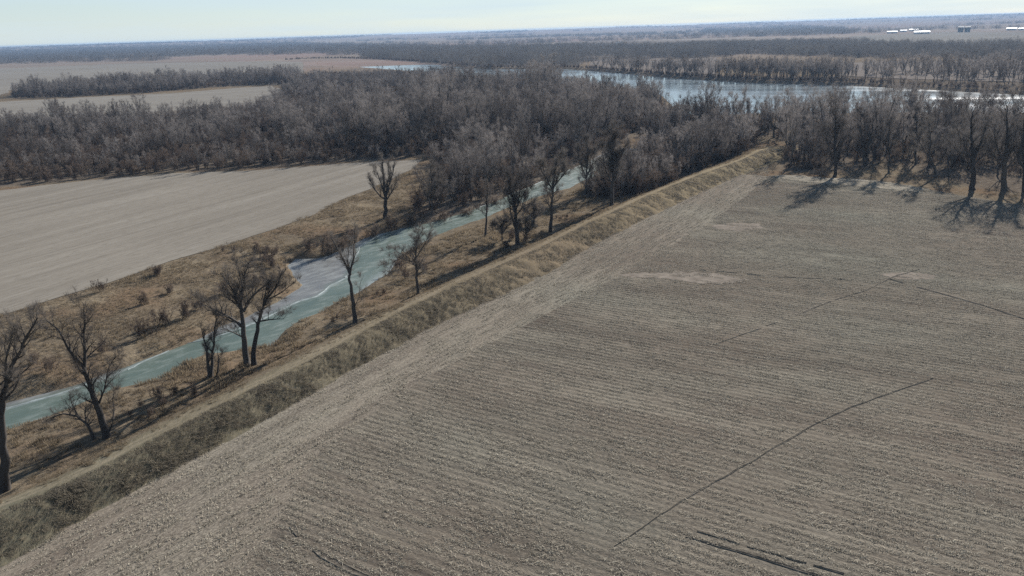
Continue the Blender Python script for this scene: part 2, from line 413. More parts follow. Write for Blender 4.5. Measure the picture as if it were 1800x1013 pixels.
def mat_ground():
    k = NT('dry_ground', 1.0, 0.0)
    p = k.pos()
    n1 = k.noise(p, 0.09, 6); n2 = k.noise(p, 0.9, 5, 0.65); n3 = k.noise(k.mapped(R(57), (3.0, 0.6, 1)), 1.2, 4)
    grass = k.ramp(n1, [(0.3, (0.115, 0.09, 0.065)), (0.5, (0.165, 0.128, 0.088)), (0.7, (0.215, 0.172, 0.118))])
    grass = k.mix(k.ramp(n2, [(0.35, 0.0), (0.7, 0.75)]), grass, (0.105, 0.085, 0.06))
    grass = k.mix(k.ramp(n3, [(0.5, 0.0), (0.75, 0.55)]), grass, (0.29, 0.235, 0.155))
    rb = k.noise(p, 0.06, 3)
    grass = k.mix(k.ramp(rb, [(0.5, 0.0), (0.66, 0.6)]), grass, (0.15, 0.098, 0.062))
    litter = k.ramp(n2, [(0.3, (0.075, 0.06, 0.048)), (0.55, (0.13, 0.105, 0.08)), (0.75, (0.22, 0.19, 0.145))])
    near = k.mix(k.attr('wood'), grass, litter)
    # far farmland: large plots
    vo = k.n('TexVoronoi', feature='F1', Scale=1.0)
    k.l(k.mapped(R(8), (900, 420, 1)), vo.inputs['Vector'])
    plots = k.ramp(vo.outputs['Color'], [(0.0, (0.15, 0.122, 0.1)), (0.3, (0.23, 0.185, 0.15)), (0.55, (0.215, 0.155, 0.132)), (0.8, (0.26, 0.225, 0.185)), (1.0, (0.12, 0.105, 0.092))])
    fn = k.noise(k.mapped(0, (260, 160, 1)), 1.0, 4)
    plots = k.mix(k.ramp(fn, [(0.48, 0.0), (0.62, 0.5)]), plots, (0.15, 0.13, 0.11))
    k.color(k.mix(k.attr('far'), near, plots))
    k.bump(n2, 0.8, 0.35)
    return k.m

def mat_corn_field(rot, name, straw=1.0, lift=1.0):
    k = NT(name, 1.0, 0.0)
    p = k.pos()
    v = k.mapped(rot, (1, 1, 1))
    big = k.noise(p, 0.022, 4, 0.5)
    bands = k.noise(k.mapped(rot + R(4), (90, 5.5, 1)), 1.0, 4, 0.55)
    mid = k.noise(k.mapped(rot, (14, 1.6, 1)), 1.0, 5, 0.6)
    fine = k.noise(k.mapped(rot, (1.0, 0.42, 1)), 2.2, 6, 0.75)
    wv = k.n('TexWave', wave_type='BANDS', bands_direction='Y', Scale=0.314, Distortion=1.6, Detail=2.0)
    wv.inputs['Detail Scale'].default_value = 1.5
    k.l(v, wv.inputs['Vector'])
    soil = k.ramp(big, [(0.32, (0.106, 0.085, 0.064)), (0.5, (0.108, 0.093, 0.07)), (0.68, (0.098, 0.097, 0.075))])
    lit = k.ramp(fine, [(0.44, 0.0), (0.58, 0.75 * straw), (0.72, 1.0 * straw)])
    soil = k.mix(k.ramp(fine, [(0.3, 0.75), (0.44, 0.0)]), soil, (0.05, 0.042, 0.034))
    c = k.mix(lit, soil, (0.26, 0.222, 0.165))
    c = k.mix(k.ramp(bands, [(0.5, 0.0), (0.68, 0.42)]), c, (0.225, 0.195, 0.145))
    c = k.mix(k.ramp(bands, [(0.3, 0.45), (0.46, 0.0)]), c, (0.07, 0.057, 0.044))
    c = k.mix(k.ramp(mid, [(0.5, 0.0), (0.75, 0.5)]), c, (0.24, 0.207, 0.155))
    c = k.mix(k.ramp(mid, [(0.25, 0.5), (0.45, 0.0)]), c, (0.075, 0.062, 0.05))
    c = k.mix(k.mix(k.noise(p, 0.05, 3), 0.0, k.ramp(wv.outputs['Fac'], [(0.05, 0.42), (0.35, 0.0)])), c, (0.07, 0.058, 0.046))
    c = k.mix(1.0, c, (lift * 0.985, lift, lift * 1.075), 'MULTIPLY')
    broad = k.noise(k.mapped(rot + R(10), (55, 26, 1)), 1.0, 3, 0.5)
    c = k.mix(1.0, c, k.ramp(broad, [(0.32, (0.84, 0.81, 0.79)), (0.5, (1.0, 0.99, 0.97)), (0.68, (1.12, 1.16, 1.14))]), 'MULTIPLY')
    k.color(c)
    h = k.mix(0.25, fine, wv.outputs['Fac'])
    k.bump(h, 0.8, 0.16)
    return k.m

def mat_smooth_field(name, rot, base, dark, light, sc=1.0):
    k = NT(name, 1.0, 0.0)
    p = k.pos()
    n1 = k.noise(p, 0.015 / sc, 4)
    n2 = k.mix(0.5, k.noise(k.mapped(rot, (60 * sc, 1.2 * sc, 1)), 1.0, 5, 0.65), k.noise(k.mapped(rot + R(3), (110 * sc, 5 * sc, 1)), 1.0, 4, 0.6))
    n3 = k.noise(k.mapped(rot, (3.5 * sc, 0.7 * sc, 1)), 1.0, 5, 0.7)
    c = k.ramp(n1, [(0.3, tuple(x * 0.9 for x in base)), (0.7, tuple(x * 1.1 for x in base))])
    c = k.mix(k.ramp(n2, [(0.36, 0.65), (0.49, 0.0)]), c, dark)
    c = k.mix(k.ramp(n2, [(0.5, 0.0), (0.64, 0.6)]), c, light)
    c = k.mix(k.ramp(n3, [(0.36, 0.6), (0.5, 0.0)]), c, dark)
    k.color(c)
    k.bump(n3, 0.5, 0.12)
    return k.m

def mat_levee():
    k = NT('levee_grass', 1.0, 0.0)
    p = k.pos()
    n1 = k.noise(p, 0.12, 5); n2 = k.noise(k.mapped(R(57 + 24), (1.5, 0.6, 1)), 1.3, 6, 0.7)
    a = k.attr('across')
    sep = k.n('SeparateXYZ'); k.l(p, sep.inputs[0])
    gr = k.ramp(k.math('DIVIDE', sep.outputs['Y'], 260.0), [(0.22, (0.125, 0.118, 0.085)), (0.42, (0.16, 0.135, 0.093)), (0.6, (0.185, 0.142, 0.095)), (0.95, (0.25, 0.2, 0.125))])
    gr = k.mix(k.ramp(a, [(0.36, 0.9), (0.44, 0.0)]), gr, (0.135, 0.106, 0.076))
    c = k.mix(k.ramp(n1, [(0.35, 0.5), (0.6, 0.0)]), gr, (0.10, 0.083, 0.055))
    c = k.mix(k.ramp(n2, [(0.5, 0.0), (0.75, 0.6)]), c, (0.27, 0.22, 0.145))
    # worn double track along the crest, with lateral wander
    tr = k.math('ADD', a, k.math('MULTIPLY', k.math('SUBTRACT', k.noise(k.mapped(R(57), (14, 3, 1)), 1.0, 3), 0.5), 0.22))
    t1 = k.ramp(tr, [(0.42, 0.0), (0.45, 0.6), (0.47, 0.1), (0.5, 0.55), (0.53, 0.0)])
    c = k.mix(k.math('MULTIPLY', t1, k.ramp(n1, [(0.3, 0.5), (0.6, 1.0)])), c, (0.26, 0.215, 0.155))
    k.color(c)
    k.bump(n2, 0.6, 0.22)
    return k.m

def mat_ice():
    k = NT('creek_ice', 0.4, 0.3)
    p = k.pos()
    a = k.attr('across')       # 0 at the right shore, 1 at the left shore
    n1 = k.noise(k.mapped(R(50), (18, 5, 1)), 1.0, 4); n2 = k.noise(k.mapped(R(50), (3.5, 1.2, 1)), 1.0, 5, 0.65)
    g = k.ramp(n1, [(0.3, (0.07, 0.096, 0.076)), (0.5, (0.088, 0.115, 0.092)), (0.7, (0.115, 0.14, 0.116))])
    w = k.math('ADD', k.attr('shelf'), k.math('MULTIPLY', k.math('SUBTRACT', n1, 0.5), 0.3))
    grey = k.ramp(n2, [(0.3, (0.112, 0.11, 0.106)), (0.7, (0.185, 0.18, 0.174))])
    c = k.mix(k.ramp(w, [(0.46, 0.0), (0.75, 0.9)]), g, grey)
    c = k.mix(k.ramp(n2, [(0.5, 0.0), (0.75, 0.5)]), c, (0.27, 0.30, 0.285))
    # frosted margins and a pale band where the shelf broke
    e = k.math('MINIMUM', a, k.math('SUBTRACT', 1.0, a))
    e = k.math('ADD', e, k.math('MULTIPLY', k.math('SUBTRACT', n2, 0.5), 0.22))
    c = k.mix(k.ramp(e, [(0.03, 0.75), (0.14, 0.0)]), c, (0.30, 0.32, 0.31))
    c = k.mix(k.ramp(w, [(0.40, 0.0), (0.5, 0.6), (0.56, 0.0)]), c, (0.28, 0.31, 0.30))
    k.color(c)
    k.l(k.ramp(n2, [(0.3, 0.32), (0.7, 0.6)]), k.b.inputs['Roughness'])
    k.bump(n2, 0.15, 0.1)
    return k.m

def mat_river():
    k = NT('river_water', 0.2, 0.5)
    p = k.pos()
    n1 = k.noise(k.mapped(R(-20), (120, 26, 1)), 1.0, 5)
    n2 = k.noise(p, 0.35, 4, 0.7)
    n3 = k.noise(k.mapped(R(-10), (45, 9, 1)), 1.0, 5, 0.6)
    c = k.ramp(n1, [(0.35, (0.12, 0.15, 0.165)), (0.65, (0.2, 0.235, 0.25))])
    ice = k.ramp(n3, [(0.62, 0.0), (0.7, 0.85)])
    c = k.mix(ice, c, (0.42, 0.45, 0.47))
    k.color(c)
    k.l(k.ramp(n1, [(0.3, 0.07), (0.7, 0.2)]), k.b.inputs['Roughness'])
    k.bump(k.mix(k.ramp(n3, [(0.4, 0.0), (0.6, 1.0)]), 0.5, n2), 0.22, 0.3)
    return k.m

def mat_plain(name, c, rough=0.8, var=0.25, scale=3.0, spec=0.2):
    k = NT(name, rough, spec)
    n1 = k.noise(k.pos(), scale, 4)
    k.color(k.ramp(n1, [(0.3, tuple(x * (1 - var) for x in c)), (0.7, tuple(min(1, x * (1 + var)) for x in c))]))
    return k.m

def mat_rand(name, a, b, rough=0.9, scale=0.5, spec=0.15, thin=0.0, blade=0.0):
    """between two colours, by instance and by place"""
    k = NT(name, rough, spec)
    f = k.mix(0.5, k.rnd(), k.noise(k.pos(), scale, 3))
    if blade:         # every blade has its own age and colour
        f = k.mix(blade, f, k.attr('blade'))
    c = k.ramp(f, [(0.3, a), (0.7, b)])
    k.color(c)
    if thin:          # twigs and dry blades let some of the low sun through and round their edges
        tr = k.n('BsdfTranslucent'); k.l(c, tr.inputs['Color'])
        ms = k.n('MixShader'); ms.inputs[0].default_value = thin
        k.l(k.b.outputs[0], ms.inputs[1]); k.l(tr.outputs[0], ms.inputs[2])
        k.l(ms.outputs[0], k.t.nodes['Material Output'].inputs['Surface'])
    return k.m

M = dict(
    ground=mat_ground(),
    corn=mat_corn_field(ROW, 'corn_stubble_soil', 0.75, 1.06),
    head=mat_corn_field(LA, 'headland_soil', 1.0, 1.24),
    left=mat_smooth_field('left_field_soil', R(62), (0.21, 0.187, 0.155), (0.145, 0.128, 0.106), (0.275, 0.25, 0.212)),
    far_f=mat_smooth_field('far_field_soil', R(20), (0.205, 0.187, 0.16), (0.15, 0.135, 0.118), (0.265, 0.245, 0.21), 4.0),
    far_p=mat_smooth_field('far_grass', R(10), (0.175, 0.148, 0.125), (0.125, 0.108, 0.096), (0.235, 0.205, 0.175), 4.0),
    pale=mat_smooth_field('pale_straw', R(-20), (0.29, 0.255, 0.2), (0.17, 0.148, 0.117), (0.42, 0.38, 0.31), 0.7),
    levee=mat_levee(), ice=mat_ice(), river=mat_river(),
    frost=mat_plain('white_ice', (0.24, 0.27, 0.265), 0.8, 0.4, 1.2),
    rut=mat_plain('wet_rut_soil', (0.085, 0.073, 0.06), 1.0, 0.5, 1.2, 0.0),  # floor of the ruts, coloured darker than the field around
    lip=mat_plain('dry_rut_lip', (0.22, 0.19, 0.145), 0.95, 0.3, 1.5),
    bare=mat_plain('bare_soil', (0.205, 0.174, 0.142), 1.0, 0.25, 0.6, 0.0),
    bark=mat_rand('bark', (0.045, 0.039, 0.035), (0.085, 0.074, 0.064)),
    pale_bark=mat_rand('pale_bark', (0.09, 0.08, 0.07), (0.15, 0.135, 0.115)),
    twig=mat_rand('twig', (0.09, 0.077, 0.07), (0.285, 0.252, 0.23), thin=0.3),
    near_twig=mat_rand('near_twig', (0.09, 0.078, 0.07), (0.16, 0.14, 0.122), thin=0.3),
    brush=mat_rand('brush_twig', (0.09, 0.067, 0.055), (0.19, 0.145, 0.112), thin=0.3),
    far_twig=mat_rand('far_twig', (0.075, 0.07, 0.068), (0.135, 0.125, 0.115), scale=0.02, thin=0.35),
    tan_grass=mat_rand('tan_grass', (0.11, 0.085, 0.058), (0.30, 0.235, 0.155), scale=0.12, thin=0.4, blade=0.5),
    dark_grass=mat_rand('grey_grass', (0.125, 0.108, 0.082), (0.35, 0.30, 0.222), scale=0.2, thin=0.45, blade=0.6),
    straw=mat_rand('corn_straw', (0.13, 0.11, 0.082), (0.58, 0.52, 0.41), scale=0.3, thin=0.25, blade=0.7),
    white=mat_plain('white_metal_roof', (0.6, 0.62, 0.63), 0.45, 0.05, 0.1, 0.4),
    wall=mat_plain('pale_wall', (0.5, 0.5, 0.5), 0.7, 0.1, 0.1),
    dkwall=mat_plain('dark_wall', (0.09, 0.10, 0.10), 0.7, 0.1, 0.1),
    wood=mat_plain('pole_wood', (0.09, 0.075, 0.06)),
)

# ------------------------------------------------------------------ ground: one sheet to the horizon
_rp = [(p[0], p[1]) for p in A['head_line']]
_rp = _rp + [tuple(p) for p in A['field_far'][1:]] + [(205, 150), (240, 60), (220, -60), (-90, -60)]
# under the photographed part the head line runs on towards the near edge
A['right_poly'] = np.array(_rp)

def axis(lo, hi, base, growth, centre):
    out = [centre]
    p = centre
    while p < hi:
        p += max(base, abs(p) / growth); out.append(p)
    p = centre; neg = []
    while p > lo:
        p -= max(base, abs(p) / growth); neg.append(p)
    return np.array(neg[::-1] + out)
gx = axis(-9800, 9800, 1.0, 95, 0.0)
gy = axis(-220, 11800, 1.0, 130, 0.0)
GX, GY = np.meshgrid(gx, gy, indexing='ij')
fx, fy = GX.ravel(), GY.ravel()
gz = ground_z(fx, fy)
me = mesh_np('ground', np.column_stack([fx, fy, gz]), [grid_faces(len(gx), len(gy))], [M['ground']], smooth_=True)
wood_m = np.zeros(len(fx))
for nm in ('wood', 'levee_grove', 'river_grove', 'strip', 'far_bank', 'right_bank'):
    wood_m = np.maximum(wood_m, smooth(0.5 - sdf(A[nm], fx, fy) / 8))
attr(me, 'wood', wood_m)
attr(me, 'far', smooth((np.hypot(fx, fy) - 900) / 500))
tag(link(bpy.data.objects.new('ground', me)), kind='structure')

# ------------------------------------------------------------------ fields
sheet('corn_field', A['right_poly'], 0.05, M['corn'], 6, 0.25)
ss = np.arange(LINES['right_toe'][0][0] - 15, LINES['head_line'][0][-1], 1.2)
hn = n_at('head_line', ss); rn = n_at('right_toe', ss)
tt = np.linspace(0, 1, 6)
sv, tv = np.meshgrid(np.arange(len(ss)), tt, indexing='ij')
nn = hn[sv] - 0.6 + (rn[sv] + 1.2 - hn[sv] + 0.6) * tv
x_, y_ = xy(ss[sv], nn)
me = mesh_np('headland', np.column_stack([x_.ravel(), y_.ravel(), np.full(x_.size, 0.03)]), [grid_faces(len(ss), 6)[:, ::-1]], [M['head']])
tag(link(bpy.data.objects.new('headland', me)), kind='structure')
sheet('left_field', A['left_field'], 0.04, M['left'], 6, 0.5)
sheet('pale_field_edge', A['pale_far'], 0.09, M['pale'], 0.9, 0.5)
for p in A['bare']:
    o = sheet('bare_patch', np.array(p), 0.075, M['bare'], 0.7, 0.42)
sheet('far_field', A['field_two'], 0.3, M['far_f'], 15, 1.0)
sheet('far_field', A['field_three'], 0.3, M['far_f'], 25, 2.0)
sheet('far_meadow', A['bank_field'], 0.35, M['far_p'], 15, 1.0)
sheet('far_meadow', A['right_field_far'], 0.3, M['far_p'], 15, 1.0)
sheet('far_field', A['right_plain'], 0.4, M['far_f'], 40, 2.0)
sheet('far_field', A['mid_plain'], 0.4, M['far_p'], 40, 2.0)

# ------------------------------------------------------------------ levee
ss = np.arange(LINES['crest'][0][0], S_END + 2, 0.6)
NA = 31
al = np.linspace(0, 1, NA)          # 0 left toe, 0.5 crest, 1 right toe
cn, ln_, rn = n_at('crest', ss), n_at('left_toe', ss), n_at('right_toe', ss)
ln_ = np.maximum(ln_, cn + 3.0); rn = np.minimum(rn, cn - 3.0)
I, J = np.meshgrid(np.arange(len(ss)), np.arange(NA), indexing='ij')
a_ = al[J]
nn = np.where(a_ < 0.5, ln_[I] + 0.6 + (cn[I] - ln_[I] - 0.6) * a_ * 2, cn[I] + (rn[I] - 0.8 - cn[I]) * (a_ - 0.5) * 2)
lev_h = 2.1 * smooth((S_END + 4 - ss) / 30)[I]
pl = np.where(a_ < 0.5, smooth(np.minimum(1, a_ * 2 / 0.86)), smooth(np.minimum(1, (1 - a_) * 2 / 0.88)))
x_, y_ = xy(ss[I], nn)
z_ = np.where(a_ < 0.5, -0.55, -0.12) + (lev_h + np.where(a_ < 0.5, 0.55, 0.12)) * pl
lump = (vnoise(x_, y_, 1.3, 21) - 0.5) * 0.42 + (vnoise(x_, y_, 3.5, 22) - 0.5) * 0.3
z_ = z_ + lump * smooth((a_ - 0.56) / 0.1) * smooth((1 - a_) / 0.08) + 0.5 * lump * smooth((0.36 - a_) / 0.1) * smooth(a_ / 0.1)
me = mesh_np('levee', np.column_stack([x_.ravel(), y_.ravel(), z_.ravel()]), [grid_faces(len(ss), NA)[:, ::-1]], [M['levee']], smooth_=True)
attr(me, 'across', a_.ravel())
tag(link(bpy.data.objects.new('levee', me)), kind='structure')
LEV = (x_, y_, z_, a_)

# ------------------------------------------------------------------ creek ice and river
def resample(p, n):
    d = np.r_[0, np.cumsum(np.hypot(*np.diff(p, axis=0).T))]
    t = np.linspace(0, d[-1], n)
    return np.column_stack([np.interp(t, d, p[:, 0]), np.interp(t, d, p[:, 1])])

sR, nR = sn(*A['creek_right'].T); sL, nL = sn(*A['creek_left'].T); sC, nC = sn(*np.vstack([A['crack_left'], A['crack_far'][2:]]).T)
ss = np.arange(max(sR.min(), sL.min()), min(sR.max(), sL.max()), 0.8)
oL = np.argsort(sL); oC = np.argsort(sC); oR = np.argsort(sR)
rn = np.interp(ss, sR[oR], nR[oR]) - 1.2
lnn = np.interp(ss, sL[oL], nL[oL]) + 1.5
ck = np.interp(ss, sC[oC], nC[oC])
K = 25
I, J = np.meshgrid(np.arange(len(ss)), np.linspace(0, 1, K), indexing='ij')
nn = rn[I] + (lnn[I] - rn[I]) * J
x_, y_ = xy(ss[I], nn)
me = mesh_np('creek_ice', np.column_stack([x_.ravel(), y_.ravel(), np.full(x_.size, -2.2)]), [grid_faces(len(ss), K)], [M['ice']])
attr(me, 'across', J.ravel())
attr(me, 'shelf', np.clip(0.5 + (nn - ck[I]) / 6.0, 0, 1).ravel())
tag(link(bpy.data.objects.new('creek', me)), kind='structure')

def ribbon(name, pts, w, z, m, prof=None, step=1.0, jit=0.1, wj=0.4, seed=1, gaps=0.0):
    """a low raised strip along a line; prof: list of (offset factor, height)"""
    prof = prof or [(-1, -0.03), (-0.5, 0.03), (0.5, 0.03), (1, -0.03)]
    p = densify(pts, step, jit, False, seed)
    for _ in range(2):
        q = p.copy(); q[1:-1] = 0.25 * p[:-2] + 0.5 * p[1:-1] + 0.25 * p[2:]; p = q
    t = np.gradient(p, axis=0); t /= np.linalg.norm(t, axis=1)[:, None] + 1e-9
    nrm = np.column_stack([-t[:, 1], t[:, 0]])
    r_ = np.random.default_rng(seed)
    ww = w * (1 + wj * (vnoise(np.arange(len(p)), np.zeros(len(p)), 5, seed) * 2 - 1))
    V = []
    for f, h in prof:
        V.append(np.column_stack([p + nrm * (ww * f)[:, None], np.full(len(p), z + h) + r_.normal(0, 0.006, len(p))]))
    V = np.stack(V, 1).reshape(-1, 3)
    f = grid_faces(len(p), len(prof))[:, ::-1]
    if gaps:
        ii = np.arange(len(p) - 1); oo = np.zeros(len(p) - 1)
        keep = 0.6 * vnoise(ii, oo, 3, seed + 3) + 0.4 * vnoise(ii, oo, 14, seed + 4) > gaps
        f = f[np.repeat(keep, len(prof) - 1)]
    return V, f

for nm, w in (('crack_left', 0.15), ('crack_right', 0.16), ('crack_far', 0.2)):
    V, f = ribbon(nm, A[nm], w, -2.17, M['frost'], seed=len(nm) * 3, gaps=0.28, wj=0.95, jit=0.45)
    o = link(bpy.data.objects.new('ice_ridge', mesh_np('ice_ridge', V, [f], [M['frost']])))
    tag(o, kind='structure')
sheet('river', A['river'], -1.2, M['river'], 30, 1.5)

# wheel ruts in the corn field: pushed-up lips either side of a dark groove
for i, p in enumerate([A['pivot_one'], A['pivot_two'], A['pivot_three'], A['pivot_four']] + [np.array(q) for q in A['ruts']]):
    w = (0.085, 0.14, 0.15, 0.14, 0.09, 0.07, 0.24)[i]
    prof = [(-1.0, -0.02), (-0.85, 0.07), (-0.7, 0.025), (0.7, 0.025), (0.85, 0.07), (1.0, -0.02)]
    V, f = ribbon('wheel_rut', p, w, 0.055, M['rut'], prof, 0.6, 0.1, 0.95, 40 + i, gaps=(0.33, 0.42, 0.4, 0.45, 0.24, 0.26, 0.25)[i])
    mi = np.tile([1, 1, 0, 1, 1], len(f) // 5)
    o = link(bpy.data.objects.new('wheel_rut', mesh_np('wheel_rut', V, [f], [M['rut'], M['lip']], mi)))
    tag(o, kind='structure')

# ------------------------------------------------------------------ trees
def perp(d):
    a = Vector((0, 0, 1)) if abs(d.z) < 0.9 else Vector((1, 0, 0))
    u = d.cross(a).normalized()
    return u, d.cross(u).normalized()

class Tree:
    """trunk and limbs as tapered tubes, twigs as slender tapered slivers"""
    def __init__(self, seed):
        self.r = random.Random(seed)
        self.v, self.q, self.t = [], [], []      # limbs: quads and closing triangles
        self.tv, self.tt = [], []                # twigs
    def tube(self, pts, rad, sides):
        base = len(self.v)
        n = len(pts)
        for i, p in enumerate(pts):
            d = (pts[min(i + 1, n - 1)] - pts[max(i - 1, 0)])
            d = d.normalized() if d.length > 1e-6 else Vector((0, 0, 1))
            u, w = perp(d)
            for k in range(sides):
                a = 2 * math.pi * k / sides
                self.v.append(p + (u * math.cos(a) + w * math.sin(a)) * rad[i])
        for i in range(n - 1):
            for k in range(sides):
                a = base + i * sides + k; b = base + i * sides + (k + 1) % sides
                self.q.append((a, b, b + sides, a + sides))
    def sliver(self, p, d, l, w):
        u, _ = perp(d)
        ax = Vector((self.r.gauss(0, 1), self.r.gauss(0, 1), self.r.gauss(0, 1)))
        s = d.cross(ax).normalized() * w * 0.5
        b = len(self.tv)
        mid = p + d * l * 0.55 + ax * l * 0.05
        self.tv += [p - s, p + s, mid + s * 0.6, mid - s * 0.6, p + d * l + ax * l * 0.09]
        self.tt += [(b, b + 1, b + 2), (b, b + 2, b + 3), (b + 3, b + 2, b + 4)]
    def line(self, pts, step=0.9, wob=0.08):
        out = []
        P = [Vector(p) for p in pts]
        for i in range(len(P) - 1):
            p0 = P[max(i - 1, 0)]; p1 = P[i]; p2 = P[i + 1]; p3 = P[min(i + 2, len(P) - 1)]
            k = max(1, int((p2 - p1).length / step))
            for j in range(k):
                t = j / k
                q = 0.5 * ((2 * p1) + (p2 - p0) * t + (2 * p0 - 5 * p1 + 4 * p2 - p3) * t * t + (3 * p1 - p0 - 3 * p2 + p3) * t ** 3)
                out.append(q + Vector((self.r.gauss(0, wob), self.r.gauss(0, wob), 0)) * (0 if i + j == 0 else 1))
        out.append(P[-1])
        return out
    def stem(self, pts, r0, r1, sides=6, flare=False):
        p = self.line(pts)
        n = len(p)
        rad = [r0 + (r1 - r0) * (i / (n - 1)) for i in range(n)]
        if flare:
            rad[0] *= 1.7
            if n > 2: rad[1] *= 1.15
        self.tube(p, rad, sides)
        return p, rad
    def branches(self, p, rad, n, ln, lev,  t0=0.3, up=0.35, tw=(6, 0.9, 0.05), sub=(6, 5), ang=(0.5, 1.05), grow=0.0):
        m = len(p)
        for i in range(n):
            t = t0 + (1 - t0) * ((i + self.r.random()) / n)
            f = t * (m - 1); k = min(int(f), m - 2)
            b = p[k].lerp(p[k + 1], f - k)
            d = (p[k + 1] - p[k]).normalized()
            u, w = perp(d)
            az = self.r.uniform(0, 2 * math.pi)
            an = self.r.uniform(*ang)
            dd = (d * math.cos(an) + (u * math.cos(az) + w * math.sin(az)) * math.sin(an))
            dd = (dd + Vector((0, 0, up * self.r.uniform(0.3, 1.2)))).normalized()
            l = ln * self.r.uniform(0.55, 1.15) * (1 - 0.45 * t)
            r0 = max(0.012, (rad[k] * 0.5))
            q = [b]
            ns = 4 if lev < 2 else 2
            c = dd.copy()
            for j in range(ns):
                c = (c + Vector((self.r.gauss(0, 0.16), self.r.gauss(0, 0.16), self.r.gauss(0, 0.12) + 0.1 * up))).normalized()
                q.append(q[-1] + c * l / ns)
            rr = [r0 * (1 - 0.8 * j / ns) for j in range(ns + 1)]
            if lev < 2:
                self.tube(q, rr, 4 if lev == 0 else 3)
                self.branches(q, rr, sub[min(lev, len(sub) - 1)], l * 0.55, lev + 1, 0.2, up, tw, sub, ang)
            else:
                # outermost branchlets are slivers of their own
                dv = (q[-1] - q[0])
                self.sliver(q[0], dv.normalized(), dv.length, max(tw[2] * 1.3, rr[0]))
                for j in range(tw[0]):
                    e = q[0].lerp(q[-1], self.r.uniform(0.15, 1))
                    g = (dv.normalized() * 0.9 + Vector((self.r.gauss(0, 0.42), self.r.gauss(0, 0.42), self.r.gauss(0.22, 0.35)))).normalized()
                    self.sliver(e, g, tw[1] * self.r.uniform(0.5, 1.2), tw[2])
    def meshes(self, name, bark, twig):
        a = None
        if self.v:
            fs = [np.array(self.q)]
            a = mesh_np(name + '_trunk', [tuple(x) for x in self.v], fs, [bark], smooth_=True)
        b = mesh_np(name + '_crown', [tuple(x) for x in self.tv], [np.array(self.tt)], [twig])
        return a, b
    def joined(self, name, bark, twig):
        n = len(self.v)
        v = [tuple(x) for x in self.v] + [tuple(x) for x in self.tv]
        fs = []
        mi = []
        if self.q:
            fs.append(np.array(self.q)); mi += [0] * len(self.q)
        fs.append(np.array(self.tt) + n); mi += [1] * len(self.tt)
        return mesh_np(name, v, fs, [bark, twig], mi)

def wood_tree(seed, kind):
    """kinds of bare riverside tree"""
    T = Tree(seed); r = T.r
    if kind == 'tall':           # single leader to a fork, upswept limbs
        h = r.uniform(15, 18); fk = h * r.uniform(0.22, 0.4)
        p, rad = T.stem([(0, 0, -0.6), (r.gauss(0, .2), r.gauss(0, .2), fk * 0.5), (r.gauss(0, .5), r.gauss(0, .5), fk)], h * 0.019, h * 0.014, 6, True)
        n = r.randint(3, 5); o = r.uniform(0, 6)
        for i in range(n):
            a = o + 6.28 * i / n + r.gauss(0, .3); sp = r.uniform(0.16, 0.34) * (h - fk)
            hh = h * r.uniform(0.84, 1.02)
            e = p[-1]
            pts = [e, e + Vector((math.cos(a) * sp * 0.45, math.sin(a) * sp * 0.45, (hh - fk) * 0.35)), e + Vector((math.cos(a) * sp, math.sin(a) * sp, hh - fk))]
            q, rr = T.stem(pts, h * 0.010, 0.03, 5)
            T.branches(q, rr, 9, (h - fk) * 0.34, 0, 0.15, 0.45, (4, 1.4, 0.026), (5, 4))
    elif kind == 'spread':       # low fork, wide crown
        h = r.uniform(12, 15); fk = h * r.uniform(0.12, 0.22)
        p, rad = T.stem([(0, 0, -0.6), (r.gauss(0, .3), r.gauss(0, .3), fk)], h * 0.024, h * 0.018, 6, True)
        n = r.randint(4, 6); o = r.uniform(0, 6)
        for i in range(n):
            a = o + 6.28 * i / n + r.gauss(0, .3); sp = r.uniform(0.28, 0.5) * h
            hh = h * r.uniform(0.62, 1.0)
            e = p[-1]
            pts = [e, e + Vector((math.cos(a) * sp * 0.5, math.sin(a) * sp * 0.5, (hh - fk) * 0.42)), e + Vector((math.cos(a) * sp, math.sin(a) * sp, hh - fk))]
            q, rr = T.stem(pts, h * 0.011, 0.03, 5)
            T.branches(q, rr, 9, h * 0.28, 0, 0.15, 0.35, (4, 1.4, 0.026), (5, 4))
    elif kind == 'pole':         # slim young stems close together
        for i in range(r.randint(2, 4)):
            h = r.uniform(9, 14); a = r.uniform(0, 6.28); x, y = r.gauss(0, .9), r.gauss(0, .9)
            q, rr = T.stem([(x, y, -0.5), (x + r.gauss(0, .4), y + r.gauss(0, .4), h * .5), (x + math.cos(a) * 1.2, y + math.sin(a) * 1.2, h)], 0.13, 0.02, 4)
            T.branches(q, rr, 11, h * 0.22, 0, 0.25, 0.6, (4, 1.2, 0.03), (4, 4), (0.35, 0.8))
    else:                        # brush: many thin stems from the ground
        H_ = r.uniform(3.2, 5.2)
        for i in range(r.randint(11, 15)):
            a = r.uniform(0, 6.28); x, y = r.gauss(0, .7), r.gauss(0, .7)
            h = H_ * r.uniform(0.6, 1.05); sp = r.uniform(0.2, 0.8) * h * 0.75
            q, rr = T.stem([(x, y, -0.3), (x + math.cos(a) * sp * .5, y + math.sin(a) * sp * .5, h * .6), (x + math.cos(a) * sp, y + math.sin(a) * sp, h)], 0.05, 0.015, 3)
            T.branches(q, rr, 7, h * 0.36, 1, 0.15, 0.5, (6, 0.75, 0.03), (5, 5))
    return T

PROTO = bpy.data.collections.new('tree_kinds')          # kept out of the scene: sources for the wooded masses
def proto_set(cname, meshes):
    c = bpy.data.collections.new(cname)
    for i, me in enumerate(meshes):
        o = bpy.data.objects.new('%s_%02d' % (cname, i), me)
        c.objects.link(o)
    return c

